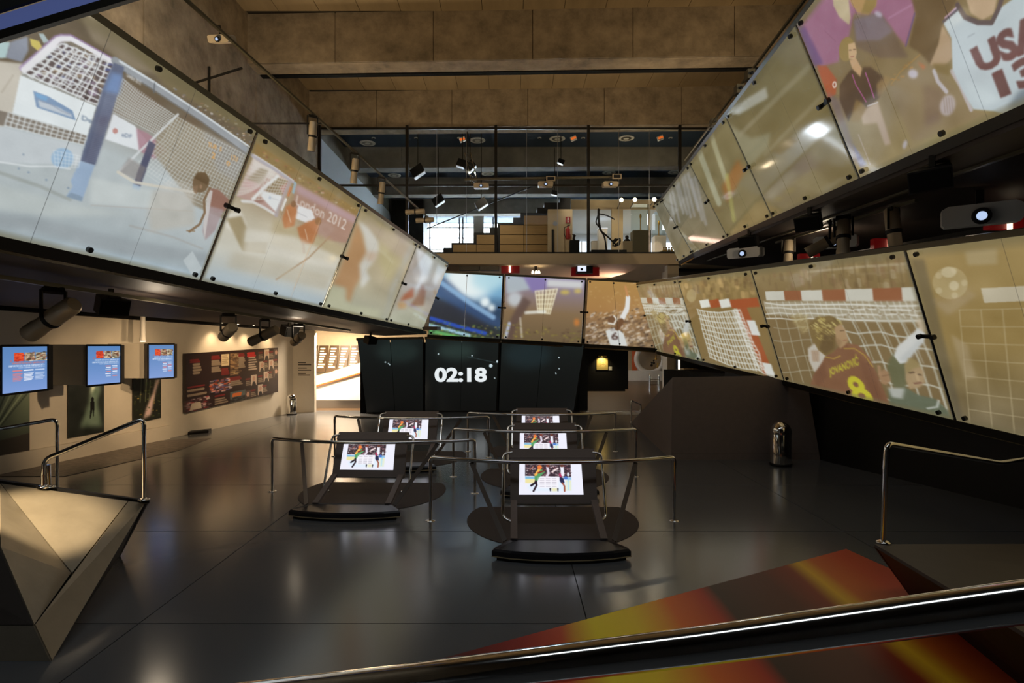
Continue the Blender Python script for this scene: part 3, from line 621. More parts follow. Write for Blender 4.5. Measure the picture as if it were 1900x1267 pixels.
def p_L1(c):
    f = lambda *ps: [(430+x/7.452, 250+y/7.452) for x, y in ps]; g = lambda *ps: [(400+x/3.017, 220+y/3.017) for x, y in ps]
    c.grad([(0, (132, 114, 70)), (.3, (156, 132, 100)), (.5, (190, 180, 156)), (.75, (204, 202, 188)), (1, (168, 182, 188))])
    c.poly(f((250, 60), (1900, 1150), (1900, 1350), (900, 700), (280, 300)), (140, 114, 66), .97, 1)
    c.speck(f((330, 170), (1750, 1060), (1650, 1110), (900, 660), (320, 280)), [(186, 160, 96), (214, 204, 184), (98, 76, 44), (172, 104, 84), (160, 130, 70)], 520, 2.2, .75)
    c.poly(f((300, 330), (840, 640), (610, 1110), (280, 930), (60, 850), (200, 560)), (184, 152, 142), .97, 1)
    c.poly(f((300, 330), (560, 470), (640, 560), (520, 620), (400, 470), (220, 600)), (214, 208, 200), .85, 3)
    for q in [((600, 585), (790, 640), (700, 860), (450, 770)), ((400, 460), (510, 490), (400, 690), (200, 620))]: c.poly(f(*q), (116, 96, 58), .9, 2)
    c.poly(f((660, 730), (800, 640), (720, 850)), (186, 116, 112), .8, 2); c.poly(f((220, 620), (400, 690), (330, 800), (140, 700)), (190, 128, 128), .7, 3); c.poly(f((300, 900), (380, 820), (440, 930), (330, 950)), (150, 110, 96), .8, 2)
    c.net(f((540, 480), (800, 600), (700, 860), (320, 900)), 9, 8, (216, 212, 202), 1.3, .85, 1); c.net(f((300, 330), (560, 470), (380, 720), (60, 840)), 14, 10, (214, 208, 200), 1.0, .8, 3)
    c.poly(f((430, 775), (715, 850), (640, 1100), (470, 930), (400, 840)), (222, 226, 226), .97, 1); c.text('2', f((515, 850), (545, 858), (540, 890), (508, 882)), (120, 140, 170)); c.line(f((560, 880), (640, 905)), (196, 198, 200), 2, .7)
    c.line(f((640, 570), (450, 730), (290, 890)), (222, 224, 222), 4.5, .95); c.line(f((150, 920), (290, 930), (450, 1010), (610, 1110)), (216, 216, 212), 5, .9)
    c.line(f((290, 290), (560, 455), (850, 650)), (176, 170, 176), 6.5); c.line(f((310, 275), (580, 440), (850, 630)), (212, 210, 212), 1.8, .9); c.line(f((810, 640), (720, 860), (610, 1120)), (172, 160, 160), 6, .9)
    c.poly(f((820, 700), (900, 680), (880, 800), (790, 900), (680, 1120), (640, 1080)), (176, 150, 116), .8, 4); c.line(f((880, 670), (850, 800)), (140, 186, 206), 4, .9); c.line(f((815, 730), (780, 840)), (206, 120, 70), 3.5, .8); c.line(f((750, 890), (690, 1040)), (222, 222, 218), 4, .9)
    c.poly(f((900, 680), (1750, 1150), (1640, 1500), (1200, 1450), (830, 1000)), (168, 132, 114), .97, 3); c.poly(f((900, 680), (1750, 1150), (1720, 1240), (880, 790)), (180, 152, 160), .8, 6)
    c.text('London 2012', f((905, 830), (1600, 1185), (1560, 1320), (880, 960)), (222, 212, 204), .95, .0)
    c.poly(f((920, 980), (1100, 1040), (1150, 1150), (1060, 1230), (860, 1150)), (220, 222, 222), .95, 1); c.line(f((900, 1070), (1040, 1140)), (150, 150, 156), 1.2, .6)
    c.poly(g((330, 560), (560, 640), (800, 760), (760, 830), (480, 760), (300, 700)), (182, 166, 128), .8, 6)
    for q in [((395, 490), (440, 470), (455, 520), (440, 600), (385, 615), (372, 560)), ((455, 610), (520, 575), (585, 560), (570, 640), (545, 700), (480, 705))]: c.poly(g(*q), (184, 118, 72), .95, 2)
    c.ell(*g((436, 478))[0], 5, 6, (132, 94, 62), .9); c.ell(*g((574, 575))[0], 6, 7, (150, 106, 66), .9); c.line(g((400, 510), (420, 580)), (222, 206, 186), 1.5, .7); c.line(g((500, 620), (515, 680)), (222, 206, 186), 1.5, .7); c.line(g((490, 700), (495, 750)), (160, 116, 80), 5, .8)
    c.poly(g((20, 540), (140, 520), (170, 590), (150, 660), (100, 640), (50, 600)), (220, 216, 204), .9, 3); c.poly(g((60, 560), (145, 545), (172, 610), (160, 690), (240, 690), (292, 690), (280, 755), (150, 742), (110, 660)), (160, 144, 108), .95, 2)
    c.poly(g((170, 620), (440, 660), (720, 790), (700, 860), (300, 760), (150, 760)), (216, 212, 198), .75, 6); c.line(g((640, 660), (520, 780), (340, 900)), (170, 138, 104), 3.5, .7, 2); c.line(g((585, 570), (500, 790), (415, 1015)), (214, 166, 120), 1.2, .6)
    c.poly(g((100, 740), (640, 880), (620, 960), (60, 830)), (186, 176, 152), .55, 7); c.poly(g((0, 840), (600, 1000), (590, 1060), (-40, 930)), (172, 188, 196), .6, 8)
    c.desat(.08).cloud(3, 30).grain(2.5).soft(.8)
def p_L2(c):
    f = lambda *ps: [(590+x/4.873, 370+y/4.873) for x, y in ps]
    c.grad([(0, (150, 136, 92)), (.3, (182, 164, 126)), (.7, (178, 168, 136)), (1, (170, 172, 148))])
    c.poly(f((360, 170), (900, 400), (820, 560), (640, 480)), (186, 166, 140), .7, 8); c.poly(f((560, 380), (760, 560), (640, 760), (540, 560)), (186, 176, 116), .6, 10)
    c.poly(f((350, 190), (400, 300), (445, 470), (385, 600), (400, 690), (330, 800), (285, 940), (250, 900), (250, 800), (130, 770), (280, 430)), (186, 134, 82), .9, 4)
    c.poly(f((360, 190), (450, 250), (545, 380), (550, 450), (520, 540), (440, 640), (470, 720), (390, 810), (375, 590), (440, 490), (410, 320)), (206, 206, 198), .85, 4); c.poly(f((440, 470), (540, 480), (500, 560), (430, 560)), (196, 150, 110), .5, 5)
    c.poly(f((110, 780), (240, 810), (240, 920), (330, 960), (560, 1000), (560, 1090), (20, 980)), (190, 190, 152), .75, 6); c.poly(f((820, 440), (870, 400), (640, 1000), (600, 1080), (640, 820)), (160, 164, 156), .5, 6)
    c.desat(.22).cloud(5, 34).grain(2.5).soft(1.6)
def p_L3(c):
    f = lambda *ps: [(590+x/4.873, 370+y/4.873) for x, y in ps]
    c.grad([(0, (142, 130, 112)), (.3, (164, 156, 148)), (.7, (172, 164, 150)), (1, (164, 166, 146))])
    c.poly(f((890, 440), (980, 470), (1040, 560), (990, 720), (870, 840), (930, 660), (900, 560)), (216, 220, 224), .8, 4); c.poly(f((1080, 590), (1160, 630), (1060, 790), (1040, 740)), (200, 206, 212), .7, 4)
    c.poly(f((862, 795), (862, 885), (735, 925), (780, 860)), (164, 96, 66), .9, 3); c.poly(f((945, 765), (975, 830), (955, 960), (830, 965), (900, 860)), (142, 104, 80), .85, 3); c.poly(f((720, 930), (800, 930), (790, 990), (725, 990)), (190, 140, 84), .6, 3)
    c.poly(f((700, 1000), (960, 980), (900, 1150), (640, 1090)), (186, 188, 166), .6, 6); c.poly(f((1040, 820), (1080, 800), (1060, 880)), (160, 132, 90), .7, 3)
    c.cloud(7, 26).grain(2.5).soft(1.0)
def p_B1(c):
    c.grad([(0, (110, 170, 200)), (.3, (120, 170, 205)), (.55, (50, 72, 100)), (.8, (40, 56, 62)), (1, (70, 92, 60))])
    c.ell(862, 530, 46, 26, (236, 246, 246), 1, .2, 12); c.ell(905, 520, 30, 20, (190, 225, 235), .9, 0, 10)
    c.poly([(820, 510), (860, 548), (930, 590), (930, 612), (860, 590), (800, 540)], (60, 82, 120), .85, 6); c.line([(820, 525), (870, 560), (915, 588)], (150, 190, 226), 9, .8, 6)
    c.ell(900, 560, 9, 9, (240, 250, 250), .95, 0, 4); c.ell(912, 570, 7, 7, (240, 250, 250), .9, 0, 4)
    c.poly([(800, 545), (850, 570), (930, 615), (930, 632), (790, 600)], (52, 50, 54), .8, 5)
    c.line([(800, 590), (850, 605), (900, 618)], (50, 84, 190), 7, .9, 3); c.line([(795, 602), (840, 614), (870, 622)], (170, 210, 235), 6, .9, 3); c.line([(800, 614), (850, 625)], (110, 190, 110), 6, .8, 3)
    c.speck([(790, 595), (930, 605), (930, 632), (790, 625)], [(190, 180, 80), (110, 150, 70), (40, 50, 40)], 160, 2, .7); c.soft(.7)
def p_B2(c):
    c.grad([(0, (150, 140, 170)), (.3, (140, 122, 120)), (.55, (134, 110, 80)), (1, (110, 92, 66))])
    c.poly([(938, 512), (980, 515), (986, 536), (940, 545)], (178, 190, 196), .9, 3); c.poly([(1010, 518), (1082, 522), (1080, 535), (1012, 532)], (214, 216, 214), .9, 3)
    c.poly([(970, 512), (1015, 516), (1012, 546), (985, 540)], (136, 122, 176), .9, 3); c.ell(955, 555, 14, 14, (206, 216, 222), .8, 0, 5)
    c.poly([(993, 540), (1034, 536), (1020, 580), (1000, 580)], (196, 176, 130), .6, 2); c.net([(993, 540), (1034, 536), (1020, 582), (998, 580)], 6, 5, (240, 232, 200), 2, .9); c.line([(975, 580), (1010, 578)], (230, 230, 220), 6, .8, 3)
    c.poly([(970, 550), (985, 560), (960, 600), (950, 630), (940, 628), (948, 590)], (96, 76, 70), .8, 3); c.line([(945, 600), (938, 625)], (190, 200, 226), 6, .8, 3); c.line([(965, 590), (968, 625)], (214, 206, 190), 4, .6, 2)
    c.ell(1048, 542, 9, 4, (224, 200, 80), .7, 0, 3); c.ell(1072, 540, 7, 4, (230, 206, 90), .7, 0, 3); c.ell(1070, 598, 5, 7, (214, 130, 60), .8, 0, 3)
    c.speck([(935, 600), (1078, 610), (1078, 638), (930, 630)], [(160, 150, 60), (80, 60, 50), (120, 110, 60)], 120, 2.5, .6); c.soft(.8)
def p_B3(c):
    c.grad([(0, (176, 136, 78)), (.45, (168, 126, 76)), (.6, (150, 116, 80)), (1, (128, 104, 76))])
    c.speck([(1088, 572), (1200, 560), (1216, 645), (1082, 640)], [(226, 212, 190), (96, 74, 56), (180, 150, 110), (70, 56, 46), (214, 200, 186)], 520, 2.6, .8, (1.2, -.6))
    c.speck([(1090, 520), (1182, 524), (1186, 560), (1088, 560)], [(206, 176, 120)], 40, 2, .5)
    c.poly([(1123, 606), (1142, 598), (1156, 612), (1164, 642), (1132, 640)], (214, 216, 212)); c.text('6', [(1133, 610), (1146, 608), (1147, 626), (1134, 627)], (84, 62, 56)); c.text('PAUL', [(1132, 603), (1142, 600), (1143, 604), (1133, 607)], (110, 90, 84))
    c.line([(1153, 580), (1162, 562), (1164, 545)], (226, 226, 224), 9); c.line([(1144, 600), (1152, 585)], (110, 76, 50), 9); c.line([(1163, 542), (1160, 530)], (196, 140, 90), 5)
    c.ell(1136, 585, 9, 10, (112, 80, 54), .95); c.line([(1128, 590), (1138, 592), (1143, 582), (1138, 576)], (230, 226, 214), 3); c.soft(.6)
def K8(x, y): return (1400+x/3.334, 440+y/3.334)
RL1Q = [(20, 205), (930, 85), (1225, 1110), (215, 890)]
def handball(c, T):
    """player number 8 before a handball goal; T maps sketch coordinates to the picture's"""
    f = lambda *ps: [T(x, y) for x, y in ps]
    def seg(x0, x1, t0, t1, b, w): c.poly(f((x0, t0), (x1, t1), (x1+8, b), (x0+8, b)), (214, 216, 208) if w else (150, 84, 52), .95)
    c.grad([(0, (146, 124, 80)), (.2, (132, 108, 66)), (.36, (128, 104, 66)), (1, (112, 92, 58))])
    c.speck(f((30, 215), (930, 95), (980, 300), (60, 330)), [(172, 148, 100), (112, 88, 56), (190, 176, 146), (140, 104, 74)], 150, 7, .45, (.15, 1))
    c.line(f((330, 215), (640, 185), (930, 165)), (190, 176, 146), 5, .55, 3); c.line(f((620, 230), (940, 215)), (150, 128, 90), 4, .5, 3)
    for k in range(9): c.line(f((330+70*k, 130), (345+72*k, 310)), (108, 86, 54), 3, .4, 2)
    for (x0, x1, t0, t1, b, w) in [(65, 180, 336, 332, 392, 1), (180, 285, 332, 330, 392, 0), (285, 425, 330, 326, 395, 1), (415, 570, 326, 322, 396, 0), (558, 735, 322, 318, 397, 1), (728, 915, 318, 312, 397, 0), (908, 1000, 312, 308, 397, 1)]: seg(x0, x1, t0, t1, b, w)
    c.poly(f((55, 398), (1010, 398), (1045, 530), (540, 515), (90, 480)), (186, 182, 164), .72, 4)
    for k in range(26): c.line(f((60+38*k, 398), (75+38*k+rng.uniform(-8, 8), 440), (95+38*k, 500)), (226, 228, 222), 1.6, .7)
    for yy, a in ((412, .9), (440, .8), (472, .8), (505, .9)): c.line(f(*[(70+90*k, yy+rng.uniform(-6, 6)+.012*90*k) for k in range(12)]), (232, 234, 228), 3, a)
    for k in range(22): c.ell(*T(560+22*k+rng.uniform(-5, 5), 455+rng.uniform(-30, 40)), 3, 1.6, (118, 96, 62), .6)
    for k in range(8):
        x = 520+75*k; c.line(f((x, 500), (x+70, 640), (x+130, 780), (x+190, 960), (x+230, 1100)), (196, 200, 190), 2.6, .8)
        if k % 2: c.line(f((x+14, 500), (x+90, 640), (x+150, 780)), (196, 200, 190), 1.5, .6)
    for k in range(5): x = 130+62*k; c.line(f((x, 500), (x+50, 700), (x+110, 900)), (176, 172, 150), 2.4, .6)
    for yy in (580, 660, 765, 880, 985): c.line(f(*[(560+75*k, yy+12*math.sin(k*1.7)+6*k) for k in range(9)]), (206, 210, 202), 3, .8)
    for yy in (560, 640, 740, 830): c.line(f(*[(120+60*k, yy+8*math.sin(k*1.3)) for k in range(6)]), (176, 172, 152), 2.5, .6)
    c.poly(f((330, 690), (375, 655), (445, 725), (420, 800), (370, 835), (335, 760)), (206, 202, 196), .9, 2); c.poly(f((350, 700), (400, 700), (400, 770), (360, 770)), (170, 140, 116), .8, 2)
    c.poly(f((435, 740), (560, 655), (640, 668), (715, 750), (760, 850), (835, 1030), (830, 1060), (340, 935), (362, 860), (420, 770)), (126, 80, 56), .97, 1)
    c.poly(f((560, 655), (640, 668), (715, 750), (690, 760), (610, 700)), (140, 92, 64), .7, 2); c.poly(f((640, 760), (720, 780), (800, 1010), (720, 1000)), (108, 64, 46), .6, 5); c.poly(f((362, 860), (430, 770), (450, 860), (390, 930)), (106, 64, 46), .6, 4)
    c.line(f((555, 690), (620, 690), (680, 730), (730, 800)), (186, 150, 56), 2.5, .85); c.line(f((440, 742), (490, 752), (530, 735)), (186, 150, 56), 2.5, .8)
    c.poly(f((220, 500), (270, 470), (330, 500), (345, 560), (300, 600), (250, 545)), (176, 158, 104), .5, 4); c.speck(f((215, 480), (330, 480), (345, 590), (290, 600)), [(206, 192, 140), (150, 128, 80)], 60, 3, .6, (1, -.6))
    c.poly(f((335, 540), (380, 495), (470, 485), (530, 515), (545, 545), (500, 565), (490, 600), (500, 660), (490, 710), (440, 735), (395, 700), (350, 620)), (122, 98, 54), .97, 1)
    c.speck(f((335, 540), (400, 490), (530, 510), (500, 590), (470, 640), (380, 620)), [(196, 176, 96), (96, 74, 38), (168, 144, 72), (206, 190, 116)], 150, 3.4, .8, (.9, .7)); c.poly(f((430, 600), (490, 610), (495, 690), (440, 725), (400, 690)), (92, 70, 42), .75, 3)
    c.poly(f((495, 560), (535, 535), (560, 570), (582, 640), (560, 668), (530, 690), (505, 640)), (178, 142, 102), .95, 1); c.line(f((530, 580), (552, 578)), (90, 66, 44), 2, .8); c.line(f((550, 640), (572, 636)), (140, 84, 64), 2, .7); c.poly(f((500, 620), (540, 640), (530, 690), (505, 660)), (150, 116, 80), .7, 2)
    c.text('JOVANOVI\u0106', f((455, 800), (635, 720), (652, 806), (466, 872)), (196, 190, 46), off=.03)
    c.text('8', f((556, 868), (640, 850), (760, 1030), (625, 1040)), (206, 200, 36), off=.03)
    c.poly(f((765, 850), (800, 815), (820, 830), (848, 822), (850, 880), (815, 915), (785, 905)), (162, 122, 88), .95, 1); c.line(f((790, 860), (840, 850)), (110, 76, 54), 1.5, .7); c.line(f((770, 800), (775, 850)), (170, 130, 96), 5, .8)
    c.poly(f((818, 800), (838, 750), (865, 715), (935, 775), (945, 850), (935, 935), (860, 930)), (92, 96, 66), .97, 2)
    c.poly(f((862, 735), (880, 680), (960, 610), (1020, 555), (1062, 600), (1045, 650), (985, 715), (945, 775), (900, 785)), (216, 222, 226), .98, 1); c.poly(f((890, 760), (960, 690), (1040, 620), (1045, 650), (945, 775)), (176, 186, 194), .6, 4)
    c.poly(f((1000, 520), (1030, 500), (1060, 530), (1062, 590), (1020, 575)), (206, 190, 166), .9, 2)
    c.poly(f((930, 790), (960, 755), (1005, 775), (1045, 830), (1055, 900), (1020, 930), (960, 940), (935, 880)), (170, 142, 104), .97, 1); c.poly(f((930, 800), (955, 745), (1000, 760), (1030, 800), (980, 815), (945, 850)), (146, 128, 80), .9, 2)
    c.line(f((960, 840), (985, 836)), (76, 56, 42), 3, .8); c.line(f((1010, 850), (1028, 852)), (76, 56, 42), 3, .8); c.line(f((990, 905), (1030, 900)), (112, 66, 56), 3, .8); c.line(f((1000, 845), (1012, 885)), (196, 166, 126), 4, .7)
    c.poly(f((825, 940), (935, 930), (1010, 975), (1120, 1000), (1200, 1075), (1230, 1130), (840, 1060)), (86, 100, 82), .97, 2); c.poly(f((825, 930), (930, 935), (915, 1000), (850, 990)), (196, 202, 204), .8, 3); c.line(f((1070, 1060), (1130, 1050), (1140, 1010)), (196, 206, 204), 3, .8)
    c.line(f((1150, 940), (1190, 1060)), (214, 218, 212), 3, .7)
    c.cloud(3, 40).desat(.1).haze((142, 126, 88), .2).grain(2)
def p_RL1(c): handball(c, K8); c.soft(.8)
def p_RL3(c):
    Hm = homography(RL1Q, px_quad(RLC[3]))
    def T(x, y): v = Hm@np.array([x, y, 1.0]); return (v[0]/v[2], v[1]/v[2])
    handball(c, T); c.haze((120, 130, 100), .1)
def p_RL2(c):
    q0 = [np.array(p) for p in px_quad(RLC[2])]
    q = lambda u, v: tuple((q0[0]*(1-u)+q0[1]*u)*(1-v)+(q0[3]*(1-u)+q0[2]*u)*v)
    c.grad([(0, (146, 126, 80)), (.3, (136, 112, 68)), (1, (128, 108, 70))])
    c.speck([q(.02, .02), q(.98, .02), q(.98, .2), q(.02, .2)], [(176, 150, 100), (104, 82, 54), (214, 180, 120)], 70, 7, .5, (.1, 1)); c.ell(*q(.12, .2), 9, 12, (190, 176, 130), .5)
    for i, (a, b) in enumerate([(.2, .33), (.33, .46), (.46, .6), (.6, .98)]): c.poly([q(a, .26), q(b, .245), q(b, .33), q(a, .345)], (222, 224, 216) if i % 2 == 0 else (160, 82, 46), .95)
    c.poly([q(.66, .33), q(.8, .33), q(.9, 1), q(.76, 1)], (160, 84, 50), .9)
    for a, b in ((.46, .60), (.86, 1.0)): c.poly([q(.70+.1*a, a), q(.81+.1*a, a), q(.81+.1*b, b), q(.70+.1*b, b)], (216, 220, 214), .95)
    c.net([q(.14, .36), q(.66, .36), q(.72, .95), q(.12, .92)], 16, 10, (214, 216, 206), 2.2, .9, 5, .6); c.net([q(.62, .36), q(.70, .36), q(.80, .98), q(.68, .94)], 3, 16, (222, 222, 214), 1.8, .8, 0, 1)
    c.cloud(3, 40).grain(2).soft(.8)
def p_RL0(c):
    c.grad([(0, (156, 134, 86)), (.5, (142, 120, 72)), (1, (112, 100, 74))])
    q0 = [np.array(p) for p in px_quad(RLC[0])]
    q = lambda u, v: tuple((q0[0]*(1-u)+q0[1]*u)*(1-v)+(q0[3]*(1-u)+q0[2]*u)*v)
    c.poly([(1820, 535), (2100, 520), (2100, 550), (1826, 562)], (186, 178, 156), .9); c.net([(1780, 575), (2100, 560), (2130, 840), (1800, 790)], 8, 7, (180, 166, 130), 3, .6, 3)
    c.ell(1763, 525, 33, 30, (176, 160, 118), .6, .2); c.ell(1760, 505, 14, 10, (206, 196, 166), .6, 0, 1); c.ell(1770, 530, 9, 9, (206, 196, 166), .6, 0, 1)
    for t in range(5): c.ell(1763+26*math.cos(t*1.25), 525+24*math.sin(t*1.25), 6, 6, (202, 190, 158), .4, 0, 1)
    c.poly([(1765, 620), (1795, 640), (1810, 700), (1790, 705)], (172, 156, 126), .5, 5); c.poly([(1690, 480), (1715, 480), (1790, 790), (1772, 782)], (86, 80, 66), .5, 5)
    c.poly([(1790, 465), (1850, 460), (1850, 490), (1795, 492)], (182, 172, 144), .4, 4); c.cloud(4, 50).grain(2).soft(1)
def p_RU0(c):
    k = 3.726
    f = lambda *ps: [(1480+x/k, y/k) for x, y in ps]
    e = lambda x, y, rx, ry, col, a=1.0, rot=0, soft=0: c.ell(1480+x/k, y/k, rx/k, ry/k, col, a, rot, soft)
    c.grad([(0, (126, 106, 82)), (.5, (128, 110, 78)), (1, (150, 134, 94))])
    c.poly(f((20, 180), (240, -100), (820, -100), (800, 120), (740, 340), (650, 240), (560, 130), (380, 110), (350, 270), (300, 300), (280, 440), (160, 470)), (154, 104, 132), .97, 4)
    c.poly(f((-40, 160), (50, 190), (180, 450), (110, 470)), (106, 78, 122), .9, 6); c.line(f((180, 220), (260, 300)), (130, 84, 108), 1.5, .6); c.line(f((620, 150), (780, 60)), (176, 130, 160), 4, .6, 3); c.line(f((740, 340), (800, 120)), (96, 76, 130), 4, .7, 3)
    c.poly(f((380, 160), (560, 110), (655, 240), (760, 420), (560, 420), (400, 340)), (112, 94, 78), .95, 4); c.poly(f((380, 150), (560, 112), (650, 240), (560, 300), (400, 300)), (124, 110, 118), .9, 4); e(550, 120, 30, 16, (196, 190, 210), .8, .5, 3)
    c.poly(f((300, -100), (545, -100), (535, 60), (480, 122), (410, 110), (365, 50)), (176, 142, 92), .97, 2); c.poly(f((225, -100), (330, -100), (360, 140), (350, 190), (280, 130), (240, 50)), (190, 176, 140), .95, 2); c.poly(f((480, -40), (545, -40), (530, 70), (490, 118), (430, 112)), (136, 116, 66), .8, 3)
    e(335, 355, 52, 84, (148, 126, 76), .97, .1, 1); c.poly(f((345, 320), (390, 310), (405, 380), (395, 430), (350, 420)), (200, 168, 130), .97, 1); c.line(f((352, 362), (366, 362)), (90, 66, 50), 2, .8); c.line(f((380, 358), (396, 358)), (90, 66, 50), 2, .8); c.line(f((362, 408), (384, 406)), (150, 84, 74), 2, .8)
    c.poly(f((355, 430), (400, 420), (440, 490), (430, 548), (375, 490)), (196, 160, 122), .97, 1)
    c.poly(f((290, 600), (330, 540), (370, 490), (430, 548), (450, 480), (500, 480), (600, 560), (560, 690), (480, 765), (430, 720), (350, 850), (290, 700)), (84, 66, 52), .97, 3); c.poly(f((400, 700), (440, 720), (480, 770), (420, 850), (360, 850)), (134, 108, 66), .8, 4)
    c.line(f((375, 530), (400, 600), (470, 715)), (176, 90, 150), 3, .9); c.line(f((465, 520), (490, 590), (525, 690)), (186, 100, 166), 3, .9)
    c.poly(f((135, 460), (200, 465), (270, 560), (265, 660), (215, 690), (160, 540)), (166, 84, 54), .95, 3); e(255, 595, 15, 24, (214, 196, 186), .95); e(255, 595, 6, 12, (150, 80, 56), .95)
    c.poly(f((540, 600), (600, 540), (640, 560), (600, 640), (550, 690)), (150, 124, 84), .8, 4); c.poly(f((480, 750), (550, 715), (600, 870), (640, 1000), (600, 1012), (545, 860), (450, 870), (440, 820)), (178, 158, 140), .9, 4); c.line(f((480, 745), (550, 720)), (206, 200, 206), 3, .8)
    c.poly(f((630, 620), (850, 390), (1000, 560), (1130, 650), (1200, 770), (1300, 800), (900, 960), (780, 980)), (140, 122, 92), .85, 5); c.line(f((640, 600), (700, 520), (840, 395)), (166, 130, 76), 3, .7, 2); c.speck(f((620, 560), (780, 430), (800, 470), (640, 620)), [(200, 140, 70), (150, 110, 60)], 50, 3, .7)
    c.poly(f((860, 600), (1000, 640), (980, 850), (870, 880)), (122, 100, 82), .7, 8); e(790, 530, 34, 30, (200, 196, 214), .85, .3, 3); c.poly(f((820, 450), (880, 480), (860, 500)), (196, 110, 70), .8, 3)
    c.line(f((935, 510), (960, 580), (1020, 650)), (202, 200, 214), 8, .8, 4); e(1028, 740, 52, 72, (186, 176, 180), .85, .3, 3)
    for t in range(4): c.line(f((1000+18*t, 690), (1010+18*t, 790)), (140, 122, 112), 2, .6)
    c.line(f((1055, 510), (1110, 600), (1190, 770)), (196, 190, 200), 7, .8, 3); e(735, 1005, 14, 30, (190, 186, 200), .8, .3, 3)
    c.poly(f((740, -100), (1120, -100), (1080, 60), (1005, 170), (970, 330), (910, 470), (850, 400), (760, 340), (810, 130)), (104, 84, 58), .98, 3); c.poly(f((990, 200), (1050, 290), (1062, 420), (1005, 480), (905, 470), (965, 330)), (176, 150, 120), .95, 2); c.poly(f((920, 460), (1050, 460), (1040, 540), (960, 520)), (122, 102, 56), .8, 3)
    c.poly(f((1000, 190), (1090, 70), (1130, 130), (1240, 190), (1345, 190), (1395, 80), (1800, -200), (2300, -200), (2300, 500), (1700, 720), (1440, 800), (1345, 775), (1205, 765), (1130, 640), (1062, 500), (1055, 290)), (190, 204, 212), .98, 1)
    c.poly(f((1120, -100), (1400, -100), (1350, 120), (1270, 165), (1190, 120)), (188, 162, 132), .98, 1); c.line(f((1095, 60), (1150, 145), (1240, 182), (1335, 182), (1385, 85), (1420, -20)), (88, 74, 78), 8, .95); c.line(f((1000, 175), (1095, 95)), (80, 70, 84), 5, .9); c.line(f((1010, 150), (1085, 85)), (206, 170, 200), 3, .8)
    c.line(f((1170, 280), (1215, 255)), (140, 150, 160), 2, .6); c.poly(f((1140, 560), (1300, 640), (1420, 700), (1300, 740), (1190, 700)), (206, 220, 226), .6, 7); c.poly(f((1430, 760), (1520, 640), (1700, 540), (1700, 760)), (92, 104, 116), .7, 6)
    c.text('USA', f((1180, 366), (1655, 90), (1712, 330), (1252, 528)), (104, 70, 70), 1, .055); c.text('13', f((1330, 525), (1630, 370), (1690, 570), (1395, 690)), (104, 70, 70), 1, .055)
    c.poly(f((200, 640), (290, 700), (380, 1000), (470, 1150), (380, 1120)), (116, 104, 124), .5, 8); c.line(f((420, 940), (500, 1140)), (176, 160, 150), 4, .6, 4); c.poly(f((380, 1000), (480, 1140), (430, 1160)), (96, 100, 150), .6, 4)
    c.cloud(4, 40).haze((138, 122, 86), .08).grain(2).soft(1.0)
def p_RU1(c):
    c.grad([(0, (128, 118, 84)), (.5, (138, 124, 84)), (1, (134, 120, 80))])
    c.poly([(1350, 230), (1395, 260), (1430, 250), (1425, 280), (1380, 320), (1360, 300)], (182, 184, 158), .5, 6); c.line([(1375, 250), (1500, 130)], (176, 168, 140), 10, .45, 8); c.line([(1420, 290), (1530, 180)], (176, 168, 140), 8, .35, 8)
    c.poly([(1350, 205), (1420, 165), (1425, 185), (1370, 215)], (216, 220, 214), .6, 3); c.cloud(5, 40).grain(2).soft(1.5)
def p_RU2(c):
    c.grad([(0, (140, 130, 92)), (1, (142, 128, 88))])
    c.line([(1298, 285), (1335, 380)], (198, 202, 176), 12, .6, 5); c.line([(1320, 255), (1352, 350)], (206, 206, 170), 9, .6, 5); c.poly([(1340, 350), (1370, 300), (1385, 320), (1350, 380)], (190, 120, 60), .6, 5); c.line([(1350, 330), (1362, 410)], (196, 196, 110), 8, .5, 6)
    c.cloud(6, 30).grain(2).soft(1.2)
def p_RU3(c):
    c.grad([(0, (136, 132, 112)), (1, (140, 128, 96))])
    for k in range(9): x = 1235+k*7; c.line([(x, 330+rng.uniform(-10, 10)), (x+20, 400+rng.uniform(-10, 30))], (188, 188, 190), 5, .5, 4)
    c.cloud(8, 24).grain(2).soft(1.2)
def p_RU4(c): p_RU3(c)
def p_K(c):
    c.grad([(0, (22, 28, 28)), (.5, (15, 18, 18)), (1, (9, 10, 10))]); c.ell(738, 655, 40, 22, (36, 48, 46), .8, 0, 10); c.ell(848, 652, 36, 16, (46, 62, 58), .8, 0, 10); c.ell(980, 660, 46, 26, (30, 44, 48), .8, 0, 12)
    for (x, y, r) in [(715, 676, 1.2), (721, 679, 1.2), (723, 681, 1.2), (814, 657, 1.4), (877, 660, 1.2), (911, 679, 3.2), (923, 671, 2), (918, 702, 1.2), (1039, 665, 1.3), (1039, 686, 1.3), (1033, 695, 1.3)]: c.ell(x, y, r, r, (206, 226, 232), 1)
    c.line([(868, 662), (925, 674)], (80, 100, 104), 1, .6)

# ---- left ribbon
YL_ = [4.5, 8.25, 11.95, 15.7, 19.0]
LL = ['largest left screen showing a white goal net, blue post and crouching athlete', 'left screen showing the London 2012 banner and orange players by the net',
      'left screen with a blurred tan and white streak, third along from the goal-net screen', 'last left screen before the blue stadium picture, pale with a reddish smear']
for i in range(4):
    screen(LL[i], [LT(YL_[i]), LT(YL_[i+1]), LB(YL_[i+1]), LB(YL_[i])], [p_L0, p_L1, p_L2, p_L3][i], group='left ribbon of screens')
